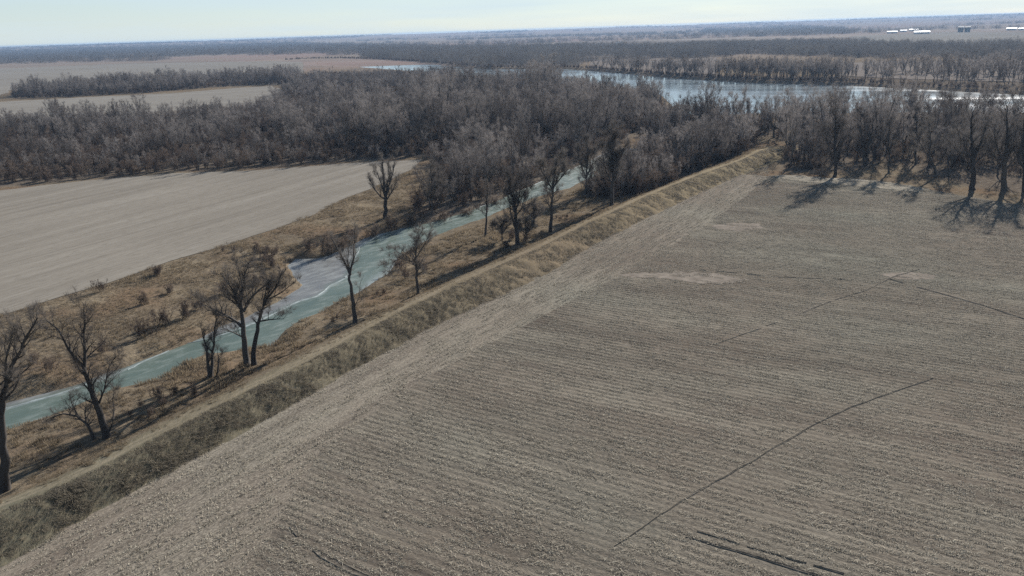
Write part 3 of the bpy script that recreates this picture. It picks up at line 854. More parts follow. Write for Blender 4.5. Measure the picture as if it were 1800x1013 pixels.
KINDS = ['tall', 'tall', 'tall', 'spread', 'spread', 'pole', 'pole', 'tall', 'spread']
TREES = [wood_tree(100 + i, k) for i, k in enumerate(KINDS)]
BRUSH = [wood_tree(300 + i, 'brush') for i in range(4)]
tree_parts = [t.meshes('bare_tree', M['bark'] if i % 3 else M['pale_bark'], M['twig']) for i, t in enumerate(TREES)]
brush_parts = [t.meshes('brush', M['bark'], M['brush']) for t in BRUSH]
C_TREE = proto_set('wood_tree', [t.joined('wood_tree', M['bark'] if i % 3 else M['pale_bark'], M['twig']) for i, t in enumerate(TREES)])
C_BRUSH = proto_set('wood_brush', [t.joined('wood_brush', M['bark'], M['brush']) for t in BRUSH])

def far_clump(seed, w, h):
    T = Tree(seed); r = T.r
    for i in range(int(w / 4.2)):
        x = (r.random() - 0.5) * w; y = r.gauss(0, 7); hh = h * r.uniform(0.6, 1.1); cw = hh * r.uniform(0.2, 0.32)
        T.sliver(Vector((x, y, -0.5)), Vector((r.gauss(0, .08), 0, 1)).normalized(), hh * 0.9, 0.5)
        for j in range(70):
            a = r.uniform(0, 6.28); z = hh * r.betavariate(2.0, 1.5)
            k = math.sin(math.pi * min(1, (z / hh) * 0.85 + 0.12)) * cw * math.sqrt(r.random())
            T.sliver(Vector((x + math.cos(a) * k, y + math.sin(a) * k, z)), Vector((math.cos(a) * .5, math.sin(a) * .5, r.uniform(0.3, 1.2))).normalized(), r.uniform(1.4, 3.0), 0.2)
    for j in range(int(w * 5)):
        T.sliver(Vector(((r.random() - .5) * w, r.gauss(0, 8), r.uniform(-0.3, h * 0.25))), Vector((r.gauss(0, .6), r.gauss(0, .6), 1)).normalized(), r.uniform(1.5, 3.5), 0.3)
    return T
C_FAR = proto_set('far_trees', [far_clump(500 + i, 30, 13).joined('far_trees', M['bark'], M['far_twig']) for i in range(5)])

# ---- scattering of things nobody could count, by geometry nodes
def scatter(name, pts, scale, rotz, idx, coll, tilt=None, label=None):
    n = len(pts)
    me = bpy.data.meshes.new(name)
    me.vertices.add(n)
    me.vertices.foreach_set('co', np.asarray(pts, np.float32).ravel())
    a = me.attributes.new('scl', 'FLOAT_VECTOR', 'POINT')
    sc = np.asarray(scale, np.float32)
    if sc.ndim == 1: sc = np.stack([sc, sc, sc], 1)
    a.data.foreach_set('vector', sc.ravel())
    a = me.attributes.new('rot', 'FLOAT_VECTOR', 'POINT')
    rt = np.zeros((n, 3), np.float32)
    if tilt is not None: rt[:, :2] = tilt
    rt[:, 2] = rotz
    a.data.foreach_set('vector', rt.ravel())
    a = me.attributes.new('idx', 'INT', 'POINT')
    a.data.foreach_set('value', np.asarray(idx, np.int32))
    o = bpy.data.objects.new(name, me)
    COL.objects.link(o)
    g = bpy.data.node_groups.new(name + '_scatter', 'GeometryNodeTree')
    g.interface.new_socket('Geometry', in_out='INPUT', socket_type='NodeSocketGeometry')
    g.interface.new_socket('Geometry', in_out='OUTPUT', socket_type='NodeSocketGeometry')
    N = g.nodes
    gi, go = N.new('NodeGroupInput'), N.new('NodeGroupOutput')
    iop = N.new('GeometryNodeInstanceOnPoints')
    ci = N.new('GeometryNodeCollectionInfo')
    ci.inputs['Collection'].default_value = coll
    ci.inputs['Separate Children'].default_value = True
    ci.inputs['Reset Children'].default_value = True
    iop.inputs['Pick Instance'].default_value = True
    def na(nm, ty):
        x = N.new('GeometryNodeInputNamedAttribute')
        x.data_type = ty
        x.inputs['Name'].default_value = nm
        return x.outputs['Attribute']
    e2r = N.new('FunctionNodeEulerToRotation')
    g.links.new(na('rot', 'FLOAT_VECTOR'), e2r.inputs[0])
    g.links.new(gi.outputs[0], iop.inputs['Points'])
    g.links.new(ci.outputs[0], iop.inputs['Instance'])
    g.links.new(na('idx', 'INT'), iop.inputs['Instance Index'])
    g.links.new(e2r.outputs[0], iop.inputs['Rotation'])
    g.links.new(na('scl', 'FLOAT_VECTOR'), iop.inputs['Scale'])
    g.links.new(iop.outputs[0], go.inputs[0])
    md = o.modifiers.new('scatter', 'NODES')
    md.node_group = g
    return tag(o, label=label, kind='stuff')

def fill(poly, spacing, seed=0, jit=0.85):
    """jittered points in an outline"""
    poly = np.asarray(poly)
    r_ = np.random.default_rng(seed)
    x0, y0 = poly.min(0); x1, y1 = poly.max(0)
    xs = np.arange(x0, x1, spacing); ys = np.arange(y0, y1, spacing)
    X, Y = np.meshgrid(xs, ys)
    X = X.ravel() + r_.uniform(-.5, .5, X.size) * spacing * jit * 1.2
    Y = Y.ravel() + r_.uniform(-.5, .5, Y.size) * spacing * jit * 1.2
    k = inside(poly, X, Y)
    return np.column_stack([X[k], Y[k]])

def view(p, z=0.0):
    """where a point of the place lies in the view: depth, across, up (in half-widths)"""
    v = np.column_stack([p[:, 0], p[:, 1], np.full(len(p), z) - CAM_H]) if np.ndim(z) == 0 else np.column_stack([p[:, 0], p[:, 1], z - CAM_H])
    d = v @ np.array(_f); a = v @ np.array(_r); b = v @ np.array(_u)
    k = math.tan(HFOV / 2)
    return d, a / (d * k), b / (d * k)

def in_view(p, pad=0.12):
    d, a, b = view(p, 6.0)
    return (d > 5) & (np.abs(a) < 1 + pad)

creek_poly = np.vstack([A['creek_right'], A['creek_left'][::-1]])
def dry(p, m=2.0):
    return (sdf(creek_poly, p[:, 0], p[:, 1]) > m) & (sdf(A['river'], p[:, 0], p[:, 1]) > -2)

# ------------------------------------------------------------------ single trees, each with the stems the photograph shows
def stem3(st, r):
    """(across, up) pairs to points, with a little wander in depth"""
    out = []; d = r.uniform(-.3, .3); y = 0.0
    for i, (a, z) in enumerate(st):
        if i: y += d * r.uniform(0.2, 1.4)
        out.append((a, y, z))
    return out

def place_tree(T, name, label, base, group=None, twig='near_twig', bark='bark', scale=1.0, rot=0.0, cat='tree', sink=0.0):
    x, y = base
    z = float(ground_z(np.array([x]), np.array([y]))[0])
    e = bpy.data.objects.new(name, None)
    e.empty_display_size = 0.5
    link(e)
    e.location = (x, y, z - sink); e.scale = (scale,) * 3; e.rotation_euler = (0, 0, rot)
    tag(e, label, cat, group)
    a, b = T.meshes(name, M[bark], M[twig])
    ta = bpy.data.objects.new('trunk', a); link(ta, e)
    tb = bpy.data.objects.new('crown', b); link(tb, e)
    return e

def hero(key, label, stems, seed, nb=12, ln=3.0, tw=(5, 0.9, 0.035), sub=(6, 5), t0=0.35, up=0.4, radii=None, skip_first=True, ang=(0.5, 1.05), twig='near_twig'):
    T = Tree(seed)
    bx, by = L['heroes'][key]
    # seen from above, upright stems splay: the leans read off the photograph are set upright again
    kx = -bx * math.sin(PITCH) / (by * math.cos(PITCH) + CAM_H * math.sin(PITCH)) + math.tan(ROLL)
    for i, st in enumerate(stems):
        r0, r1 = radii[i]
        r0 *= 1.28; r1 *= 1.2
        tw = (tw[0] + (1 if i == 0 else 0), tw[1], tw[2])
        st = [(a + kx * c, c) for a, c in st]
        if i == 0: st[0] = (st[0][0], st[0][1] - 0.7)
        p3 = stem3(st, T.r) if not isinstance(st[0], Vector) else st
        if i > 0:
            # a limb begins on the wood already drawn nearest its foot
            f = Vector(p3[0])
            best = min(T.v, key=lambda q: (q - f).length_squared)
            if (best - f).length < 2.5:
                p3 = [(f.x, best.y, f.z)] + [(a, best.y + y, z) for a, y, z in p3[1:]]
        p, rad = T.stem(p3, r0, r1, 7 if i == 0 else 5, flare=(st[0][1] < 0.2))
        k = int(1.35 * (nb if not isinstance(nb, (list, tuple)) else nb[i]))
        if k:
            T.branches(p, rad, k, ln * 1.5, 0, t0 if st[0][1] < 1 else 0.1, up, (tw[0] + 1, tw[1] * 1.3, tw[2] * 0.95), sub, ang)
    return place_tree(T, 'bare_tree', label, L['heroes'][key], None, twig)

hero('t1', 'tall forked bare tree at the very left edge, nearest of all the trees',
     [[(0, 0), (-.2, 4.5), (-.3, 9), (.4, 13.4), (1.2, 15.4), (2.3, 17.6), (3.3, 19.6)], [(-.3, 9), (-1.3, 12.5), (-2.4, 15.5), (-3.0, 18)], [(.2, 12), (.1, 15), (.5, 18.4)], [(0, 6), (-1.6, 8), (-2.6, 10.5)]],
     11, [18, 12, 8, 6], 2.6, (4, 0.8, 0.019), (6, 4), radii=[(.42, .06), (.2, .04), (.12, .03), (.1, .03)], t0=0.45)
hero('t2', 'leaning bare tree forking into left and upright limbs by the levee foot, far left',
     [[(0, 0), (-1.2, 3.9), (-2.2, 7), (-3.2, 9.3), (-4.6, 11.6), (-5.9, 14.1), (-7.2, 15.4)], [(-2.9, 8.6), (-2.9, 11.6), (-3.0, 14.4), (-3.2, 16.9)], [(-1.3, 4.2), (-.6, 6.2), (-.2, 8.5), (.6, 10.4)], [(-.1, .4), (.5, 2.4), (.4, 5), (.8, 6.4)]],
     12, [16, 11, 8, 5], 2.4, (4, 0.75, 0.017), (6, 4), radii=[(.4, .05), (.2, .035), (.12, .03), (.09, .02)], t0=0.35)
hero('t3', 'small arching bare tree bent towards the creek, left of the leaning tree',
     [[(0, 0), (-.8, 2.1), (-1.8, 3.3), (-3.4, 3.8), (-5.4, 3.1)], [(-1.8, 3.2), (-2.5, 4.3), (-3, 6)], [(-.9, 2.2), (-1.0, 3.8), (-.6, 5)]],
     13, [12, 7, 6], 1.4, (4, 0.6, 0.015), (4, 3), radii=[(.2, .03), (.09, .02), (.08, .02)])
hero('t4', 'broken stubby bare tree of three close stems, left of the wide-crowned tree by the creek',
     [[(0, 0), (-.3, 3.4), (-.8, 6.6)], [(.1, 0), (.3, 3), (.6, 6), (.8, 9.4)], [(1., -.3), (1.2, 2.0), (1.2, 3.8)]],
     14, [9, 12, 5], 1.5, (4, 0.7, 0.017), (4, 4), radii=[(.26, .06), (.24, .04), (.14, .04)])
hero('t5', 'big bare tree with a wide crown of dark limbs in front of the creek',
     [[(0, 0), (-.5, 4.7), (-.8, 7.8), (-.9, 10.4), (-.5, 13.4), (-.1, 15.4)], [(-.8, 6), (-2.5, 7.6), (-4.8, 8.8), (-6.6, 9.6)], [(-.9, 8), (-1.5, 10.7), (-2.8, 12.5), (-3.8, 14.1)], [(-.7, 8), (-.6, 11.8), (-1.1, 14.9)], [(-.5, 8.3), (.5, 10), (1.8, 11.6), (3.6, 13.0)], [(-.6, 4.4), (-2.1, 5.1), (-3.5, 5.8)]],
     15, [12, 10, 9, 8, 10, 5], 2.4, (4, 0.8, 0.019), (6, 4), radii=[(.42, .05), (.2, .04), (.2, .04), (.15, .03), (.18, .04), (.1, .03)], t0=0.55)
hero('t6', 'bare tree leaning right, twin of the wide-crowned tree and touching its foot',
     [[(0, 0), (-.1, 2), (.3, 4.5), (.8, 7.2), (1.5, 9.4), (2.8, 11.4), (3.7, 13.4), (4.6, 14.6)], [(.8, 6.8), (2.5, 7.1), (4.4, 7.2)], [(1.3, 8.8), (1.7, 11), (2.0, 13)], [(1.9, 10), (3.8, 11), (5.4, 12.2)]],
     16, [14, 5, 7, 6], 2.0, (4, 0.8, 0.019), (5, 4), radii=[(.34, .04), (.1, .03), (.12, .03), (.1, .03)], t0=0.45)
hero('t7', 'slim dark bare tree with a narrow V of limbs, alone against the ice pool',
     [[(0, 0), (-.5, 3.4), (-.9, 6.5), (-1.1, 8.4), (-2, 10.7), (-3.1, 12.8), (-4.1, 14.6)], [(-1., 8.2), (-.5, 11), (-.4, 14.1), (-.2, 16.2)], [(-1.1, 8.6), (-1.3, 10.7), (-1.2, 13.2)], [(-.3, 2.6), (.5, 4.4), (.7, 6.8), (1.3, 8.2)]],
     17, [10, 10, 6, 5], 1.5, (4, 0.7, 0.017), (4, 4), radii=[(.33, .05), (.18, .035), (.12, .03), (.07, .02)], t0=0.5)
hero('t8', 'small bare tree with two drooping left limbs, right of the slim V-shaped tree',
     [[(0, 0), (-.4, 4.3), (-.5, 8.7), (0, 11.6)], [(-.4, 5.2), (-2.4, 7.5), (-4.0, 8.1), (-5.5, 7.6)], [(-1.5, 6.4), (-3.2, 6.9), (-4.5, 6.4), (-5.4, 4.6)], [(-.5, 7), (.8, 9), (1.7, 11)]],
     18, [16, 7, 6, 8], 2.2, (5, 0.8, 0.025), (5, 4), radii=[(.26, .04), (.11, .025), (.08, .02), (.1, .02)], t0=0.35)
hero('t9', 'thin straight bare tree before the creek bend, left of the three small trees',
     [[(0, 0), (.3, 4.5), (.3, 7), (.5, 12)], [(.2, 5.2), (-1.4, 6.4), (-2.6, 7.4)]],
     19, [15, 5], 1.8, (4, 0.8, 0.025), (4, 4), radii=[(.24, .04), (.08, .02)], t0=0.4)
hero('t10', 'stout twin-stemmed bare tree at the levee foot, dark shadow at its base',
     [[(0, 0), (-.2, 4.5), (-.4, 8), (-1.3, 11.5), (-1.8, 15.3)], [(-.3, 7.6), (.5, 11.4), (1.2, 15)], [(-.1, 3), (-1.3, 6.5), (-2, 11)], [(-.3, 6.6), (1.6, 9), (2.6, 12)]],
     20, [16, 12, 10, 9], 3.0, (5, 0.95, 0.028), (6, 4), radii=[(.42, .05), (.2, .04), (.18, .04), (.12, .03)], t0=0.4)
for i, (k, lb) in enumerate((('t11', 'low dark bushy tree just left of the stout twin-stemmed tree'), ('t11b', 'small thin bare tree just right of the stout twin-stemmed tree'), ('t11c', 'little round bare tree behind the stout twin-stemmed tree, beside the creek bend'))):
    hero(k, lb, [[(0, 0), (.1, 1.6), (-.2, 3.2), (0, 4.6)], [(0, 1.2), (1.0, 2.6), (1.6, 3.6)], [(0, 1.4), (-1.1, 2.7), (-1.7, 3.7)]],
         21 + i, [10, 7, 7], 1.6, (6, 0.8, 0.028), (5, 4), radii=[(.16, .03), (.08, .02), (.08, .02)], t0=0.3)
hero('t12', 'tall bare tree forking at mid height, next right of the stout twin-stemmed tree',
     [[(0, 0), (.3, 5.4), (.7, 10.2), (1, 13.5), (1.8, 17.6)], [(.7, 9.8), (-.9, 12.8), (-2.4, 15.4)], [(.7, 10.0), (2, 12.2), (3.6, 14.2)], [(.3, 4.8), (-.5, 7.5), (-.9, 10)]],
     24, [14, 11, 11, 8], 3.0, (5, 1.0, 0.031), (6, 4), radii=[(.36, .05), (.18, .04), (.18, .04), (.1, .03)], t0=0.4)
hero('t13', 'tall dense bare tree at the levee foot, throwing a long straight shadow',
     [[(0, 0), (.2, 4.5), (.5, 8), (.3, 14), (.5, 19.5)], [(.4, 6), (2, 10), (3, 15)], [(.3, 5.5), (-1.6, 10), (-2.4, 15)], [(.5, 8), (-.6, 13), (-.8, 18)]],
     25, [16, 12, 12, 10], 3.4, (6, 1.1, 0.034), (6, 5), radii=[(.46, .05), (.2, .04), (.2, .04), (.16, .04)], t0=0.3)
hero('t14', 'fan-shaped bare tree standing alone at the corner of the left field across the creek',
     [[(0, 0), (.1, 4), (0, 5.6), (-.5, 11.6), (-.7, 15.4)], [(0, 5.0), (-2, 6.9), (-3.9, 10.2)], [(0, 5.4), (-.9, 8.8), (-2.4, 12.8)], [(.1, 5.2), (.9, 8.2), (1.8, 11.6), (2.7, 16)], [(.1, 5.6), (.9, 10.9), (.8, 14.4)], [(.1, 4.6), (1.9, 7), (3.2, 10)]],
     26, [8, 8, 8, 8, 8, 7], 2.2, (4, 0.9, 0.028), (5, 4), radii=[(.5, .05), (.2, .04), (.2, .04), (.22, .04), (.18, .04), (.16, .03)], t0=0.5, ang=(0.3, 0.8))
hero('l1', 'pale slender bare tree on the dark brushy bank across the creek',
     [[(0, 0), (-.3, 4), (-.2, 8), (-.6, 12.5)], [(-.2, 3.5), (1.2, 7), (1.8, 11)]], 27, [13, 9], 2.2, (5, 1, 0.031), (5, 4), radii=[(.22, .04), (.14, .03)], t0=.3)
hero('l2', 'dark bare tree before the hidden creek end, left of the tall dense tree',
     [[(0, 0), (.1, 4), (.4, 9), (.2, 15.5)], [(.2, 5), (-1.5, 9), (-2.5, 13)], [(.2, 5), (1.9, 9), (2.8, 12)]], 28, [15, 11, 10], 2.8, (6, 1.1, 0.034), (6, 4), radii=[(.34, .05), (.17, .04), (.15, .03)], t0=.25)
hero('r1', 'dense conical bare tree at the corn field corner, low branches reaching onto the field',
     [[(0, 0), (.2, 5), (0, 11), (.3, 21)], [(0, 2.2), (-1.6, 2.0), (-3.6, .9), (-5.6, -.1)], [(-.9, 2.0), (-1.9, .9), (-2.7, -.1)], [(0, 4), (2, 9), (3, 14)], [(0, 4), (-2, 8.5), (-3.2, 14)], [(.1, 9), (1.2, 14), (1.6, 18)]],
     29, [22, 6, 4, 13, 13, 8], 4.0, (4, 1.2, 0.037), (5, 4), radii=[(.45, .05), (.17, .03), (.1, .02), (.2, .04), (.2, .04), (.15, .03)], t0=.15, up=0.3)
hero('r2', 'left one of two large thick-trunked bare trees at the right field edge',
     [[(0, 0), (.1, 5), (0, 9), (-.4, 15), (-.2, 21.5)], [(0, 7.5), (-2.2, 12), (-4, 17)], [(0, 8), (2.2, 13), (3.5, 18)], [(0, 6), (-2.8, 9), (-5, 12)], [(0, 6.5), (2.9, 9.5), (5, 12.5)]],
     30, [16, 12, 12, 11, 11], 3.8, (4, 1.1, 0.034), (4, 3), radii=[(.62, .06), (.24, .04), (.24, .04), (.2, .04), (.2, .04)], t0=.35)
hero('r3', 'right one of two large thick-trunked bare trees at the right field edge',
     [[(0, 0), (-.2, 5), (.1, 9), (.4, 15), (.1, 22.5)], [(0, 7), (-2, 12), (-3.2, 18)], [(0, 8), (2.4, 13), (4, 18)], [(0, 5.5), (2.8, 8), (4.6, 11)], [(0, 6), (-2.8, 9.5), (-5, 13)]],
     31, [16, 12, 12, 11, 11], 3.8, (4, 1.1, 0.034), (4, 3), radii=[(.66, .06), (.25, .04), (.25, .04), (.2, .04), (.2, .04)], t0=.35)
hero('r4', 'crooked bare tree leaning right at the wood edge, left of the two thick-trunked trees',
     [[(0, 0), (-1.2, 3), (-2.6, 6.5), (-2.4, 11), (-3, 16)], [(-1, 2.6), (.8, 5), (2.6, 8), (3.6, 12)], [(-2.4, 6), (-4.8, 9), (-6, 12)]], 32, [13, 10, 8], 3.0, (4, 1.1, 0.034), (6, 4), radii=[(.34, .05), (.2, .04), (.16, .03)], t0=.35)
hero('r5', 'thin straight bare tree at the edge of the right-hand wood with light ground behind',
     [[(0, 0), (.2, 5), (0, 10), (.3, 16)], [(.1, 6), (-1.4, 10), (-2, 13)]], 33, [14, 8], 2.6, (5, 1.1, 0.034), (5, 4), radii=[(.26, .04), (.12, .03)], t0=.35)
hero('r6', 'bare tree cut by the right edge of the picture at the field border',
     [[(0, 0), (.1, 5), (-.3, 11), (.2, 19)], [(0, 6), (2.2, 11), (3.4, 15)], [(0, 6), (-2.2, 10), (-3.8, 14)]], 34, [15, 11, 11], 3.4, (4, 1.1, 0.034), (6, 4), radii=[(.4, .05), (.2, .04), (.2, .04)], t0=.3)
hero('r7', 'slender bare tree set back in the right-hand wood, behind the crooked tree',
     [[(0, 0), (-.2, 5), (.2, 10), (0, 17)], [(0, 5.5), (1.6, 9), (2.4, 13)]], 35, [14, 9], 2.8, (5, 1.1, 0.034), (5, 4), radii=[(.3, .04), (.14, .03)], t0=.3)
hero('r8', 'multi-stemmed dark bare tree in the right-hand wood, right of the conical tree',
     [[(0, 0), (-.6, 5), (-1.2, 11), (-1.5, 17)], [(.2, 0), (.8, 5), (1.8, 10), (2.4, 16)], [(0, 3), (.2, 9), (0, 15)]], 36, [14, 13, 10], 3.0, (4, 1.1, 0.034), (6, 4), radii=[(.3, .04), (.28, .04), (.2, .04)], t0=.25)
NHERO = len(L['heroes'])
hero_xy = np.array(list(L['heroes'].values()))

# ------------------------------------------------------------------ the woods
def wood_points(poly, sp, seed, brush_sp, keep=None, margin=2.5):
    p = fill(poly, sp, seed)
    p = p[dry(p, margin)]
    b = fill(poly, brush_sp, seed + 1)
    b = b[dry(b, 0.3)]
    if keep is not None:
        p = p[keep(p)]; b = b[keep(b)]
    return p, b

def off_levee(p):
    s, n = sn(p[:, 0], p[:, 1])
    return (n > n_at('left_toe', s) + 0.5) | (s > S_END + 25)
wp, wb = wood_points(A['wood'], 6.9, 1, 5.0)
lp, lb_ = wood_points(A['levee_grove'], 4.4, 3, 3.2, off_levee)
rp_, rb = wood_points(A['river_grove'], 8.2, 5, 6.6)
k = vnoise(rp_[:, 0], rp_[:, 1], 14, 61) + 0.012 * (rp_[:, 1] - 235) > 0.33
rp_ = rp_[k]
k = vnoise(rb[:, 0], rb[:, 1], 12, 62) + 0.01 * (rb[:, 1] - 260) > 0.42
rb = rb[k]
ZONES = [
    ('wood', wp, 'bare grey tree in the front rows of the big wood across the creek', 'trees of the big wood across the creek'),
    ('levee', lp, 'slim bare tree in the dark grove between the creek and the levee', 'trees of the grove beside the levee'),
    ('river', rp_, 'dark bare tree in the riverside wood behind the corn field', 'trees of the riverside wood'),
]
allp = np.vstack([z[1] for z in ZONES])
zone = np.concatenate([[i] * len(z[1]) for i, z in enumerate(ZONES)])
_gap = (vnoise(allp[:, 0], allp[:, 1], 21, 78) > 0.76) & (zone == 0)
allp, zone = allp[~_gap], zone[~_gap]
ok_h = np.array([np.min(np.hypot(*(hero_xy - q).T)) > 2.2 for q in allp])
allp, zone = allp[ok_h], zone[ok_h]
r_ = np.random.default_rng(11)
n_all = len(allp)
t_idx = r_.integers(0, len(KINDS), n_all)
pole_like = (zone == 1) & (r_.random(n_all) < 0.5)
t_idx[pole_like] = r_.choice([5, 6], pole_like.sum())
t_scl = r_.uniform(0.62, 1.06, n_all)
t_scl[(zone == 0)] *= 0.62 + 0.33 * smooth((allp[zone == 0][:, 0] + 150) / 150) + 0.2 * (vnoise(allp[zone == 0][:, 0], allp[zone == 0][:, 1], 45, 71))
t_scl[(zone == 1)] *= 0.92
t_scl *= 0.42 + 1.0 * vnoise(allp[:, 0], allp[:, 1], 16, 77) + np.where(r_.random(n_all) < 0.12, 0.3, 0)
t_scl[(zone == 2)] *= 1.16 - 0.27 * smooth((np.hypot(allp[:, 0], allp[:, 1])[zone == 2] - 270) / 120)
# lower growth along the field's edge and towards the river
t_scl *= np.where(zone == 0, 0.55 + 0.45 * smooth((sdf(A['left_field'], allp[:, 0], allp[:, 1]) - 6) / 30), 1.0)
t_scl *= np.where(zone == 0, 1.0 - 0.1 * smooth((np.hypot(allp[:, 0], allp[:, 1]) - 400) / 250), 1.0)
t_scl *= np.where(zone == 0, 1.0 - 0.3 * smooth((60 - sdf(A['river'], allp[:, 0], allp[:, 1])) / 40) * smooth((allp[:, 0] - 20) / 50), 1.0)
t_scl *= np.where((zone == 0) & (np.hypot(allp[:, 0], allp[:, 1]) > 850), 0.65, 1.0)
t_rot = r_.uniform(0, 6.28, n_all)
t_z = ground_z(allp[:, 0], allp[:, 1])
dist = np.hypot(allp[:, 0], allp[:, 1])
vis = in_view(allp, 0.02)
size_rank = np.where(vis, t_scl / dist, 0)
order = np.argsort(-size_rank)
N_IND = 300 - NHERO
_d, _a, _b = view(allp, 0.0)
_df = sdf(A['left_field'], allp[:, 0], allp[:, 1])
_dc = sdf(creek_poly, allp[:, 0], allp[:, 1])
def tree_label(i):
    sz = 'tall' if t_scl[i] > 0.8 else ('middling' if t_scl[i] > 0.55 else 'low')
    kd = {'tall': 'high-forked', 'spread': 'wide-crowned', 'pole': 'slim-stemmed'}[KINDS[t_idx[i]]]
    a = _a[i]
    if zone[i] == 0:
        if _dc[i] < 14: pl = 'on the wooded bank of the creek bend'
        elif _df[i] < 14: pl = 'at the wood edge along the left field'
        elif _df[i] < 40: pl = 'few rows into the wood above the left field'
        else: pl = 'deep in the big wood across the creek'
        pl += ', far left' if a < -0.66 else (', left' if a < -0.33 else (', mid-left' if a < -0.05 else ''))
    elif zone[i] == 1:
        pl = 'in the grove between creek and levee, ' + ('near end' if _d[i] < 245 else ('middle' if _d[i] < 275 else 'far end'))
    else:
        pl = ('in the front' if _b[i] < 0.24 else 'at the back') + ' of the riverside wood, ' + ('by the levee end' if a < 0.58 else ('middle part' if a < 0.8 else 'right part'))
    return '%s %s bare tree %s' % (sz, kd, pl)
ind = order[:N_IND]
for i in ind:
    ki = t_idx[i]
    nm, _, lb, gp = ZONES[zone[i]]
    e = bpy.data.objects.new('bare_tree', None)
    e.empty_display_size = 0.5
    link(e)
    e.location = (allp[i, 0], allp[i, 1], t_z[i]); e.scale = (t_scl[i],) * 3; e.rotation_euler = (0, 0, t_rot[i])
    tag(e, tree_label(i), 'tree', gp)
    link(bpy.data.objects.new('trunk', tree_parts[ki][0]), e)
    link(bpy.data.objects.new('crown', tree_parts[ki][1]), e)
rest = order[N_IND:]
scatter('woodland', np.column_stack([allp[rest], t_z[rest]]), t_scl[rest], t_rot[rest], t_idx[rest], C_TREE, label='bare woodland between the fields, the creek and the river')

# brush between the trees
bb = np.vstack([wb, lb_, rb])
bz = ground_z(bb[:, 0], bb[:, 1])
scatter('underbrush', np.column_stack([bb, bz]), r_.uniform(0.5, 1.15, len(bb)), r_.uniform(0, 6.28, len(bb)), r_.integers(0, 4, len(bb)), C_BRUSH, label='tangled bare underbrush below the trees of the woods')

# single bushes along the creek
def place_bush(x, y, i, s, label, group):
    e = bpy.data.objects.new('bush', None); e.empty_display_size = 0.3
    link(e)
    e.location = (x, y, float(ground_z(np.array([x]), np.array([y]))[0])); e.scale = (s, s, s * 0.85); e.rotation_euler = (0, 0, i * 1.3)
    tag(e, label, 'bush', group)
    link(bpy.data.objects.new('stem', brush_parts[i % 4][0]), e)
    link(bpy.data.objects.new('branches', brush_parts[i % 4][1]), e)
BUSH = [  # which outline group, label
    (range(0, 4), 'reddish-brown bush in the thicket on the left creek bank opposite the wide-crowned tree', 'bushes of the bank thicket'),
    (range(4, 6), 'dark low bush on the left creek bank behind the leaning trees at left', 'bushes behind the leaning trees'),
    (range(6, 9), 'tall grey bush at the head of the grey ice pool', 'bushes at the ice pool'),
    (range(9, 13), 'dark bush overhanging the cut bank below the fan-shaped tree', 'bushes on the cut bank'),
    (range(13, 15), 'grey twiggy bush on the grassy bank behind the wide-crowned tree', 'grey bank bushes'),
    (range(15, 18), 'brown bush at the ice edge beside the drooping small tree', 'bushes by the drooping tree'),
    (range(18, 23), 'sparse grey bush on the open grassy slope below the left field', 'bushes on the open slope'),
    (range(23, 27), 'dense dark bush at the corner of the corn field beside the levee end', 'bushes at the field corner'),
    (range(27, 30), 'brown bush on the far side of the creek bend', 'bushes at the creek bend'),
    (range(30, 33), 'low bush at the foot of the stout twin-stemmed tree', 'bushes at the twin-stemmed tree'),
]
bs_scale = [.75, .8, .7, .6, .6, .5, 1.1, 1.2, 1.0, .9, .9, .9, .8, .6, .6, .7, .6, .5, .5, .55, .5, .8, .6, 1.1, 1.2, 1.1, 1.0, .9, .9, .9, .5, .6, .5]
for rg, lb, gp in BUSH:
    for i in rg:
        x, y = A['shrubs'][i]
        place_bush(x, y, i, bs_scale[i], lb, gp)

# ------------------------------------------------------------------ woods and tree rows farther off
far_p, far_s = [], []
def far_fill(nm, sp, seed, thin=0.0, ns=120, s=(0.8, 1.2)):
    p = fill(A[nm], sp, seed)
    k = (sdf(A['river'], p[:, 0], p[:, 1]) > 4) & (vnoise(p[:, 0], p[:, 1], ns, seed) > thin)
    k &= in_view(p, 0.35)
    p = p[k]
    return p, np.random.default_rng(seed).uniform(*s, len(p))

sp_, ss_ = far_fill('strip', 7.2, 21, 0.2, 22, (0.5, 1.0))
ss_ *= 0.6 + 0.7 * vnoise(sp_[:, 0], sp_[:, 1], 30, 24)
eb, es = far_fill('far_bank', 7.0, 22, 0.12, 25, (0.75, 1.1))
fb, fs_ = far_fill('right_bank', 12.0, 23, 0.42, 45, (0.7, 1.05))
mid = np.vstack([sp_, eb, fb]); ms = np.concatenate([ss_ * 0.95, es, fs_])
zz = ground_z(mid[:, 0], mid[:, 1])
scatter('distant_trees', np.column_stack([mid, zz]), ms, r_.uniform(0, 6.28, len(mid)), r_.integers(0, len(KINDS), len(mid)), C_TREE, label='bare trees of the field strip at left and along the far river bank')
# dark brush on the far bank's edge and under the strip
shore = densify(A['river'][18:34], 3.0, 1.0, False, 9) if len(A['river']) > 30 else A['river']
shore = shore + np.array([2.0, 4.0])
shore = shore[sdf(A['river'], shore[:, 0], shore[:, 1]) > -1]
sb2 = fill(A['strip'], 6, 31)
p = np.vstack([shore, sb2])
zz = ground_z(p[:, 0], p[:, 1])
scatter('bank_brush', np.column_stack([p, zz]), r_.uniform(0.5, 0.95, len(p)), r_.uniform(0, 6.28, len(p)), r_.integers(0, 4, len(p)), C_BRUSH, label='dark brush along the far river bank and under the strip of trees')

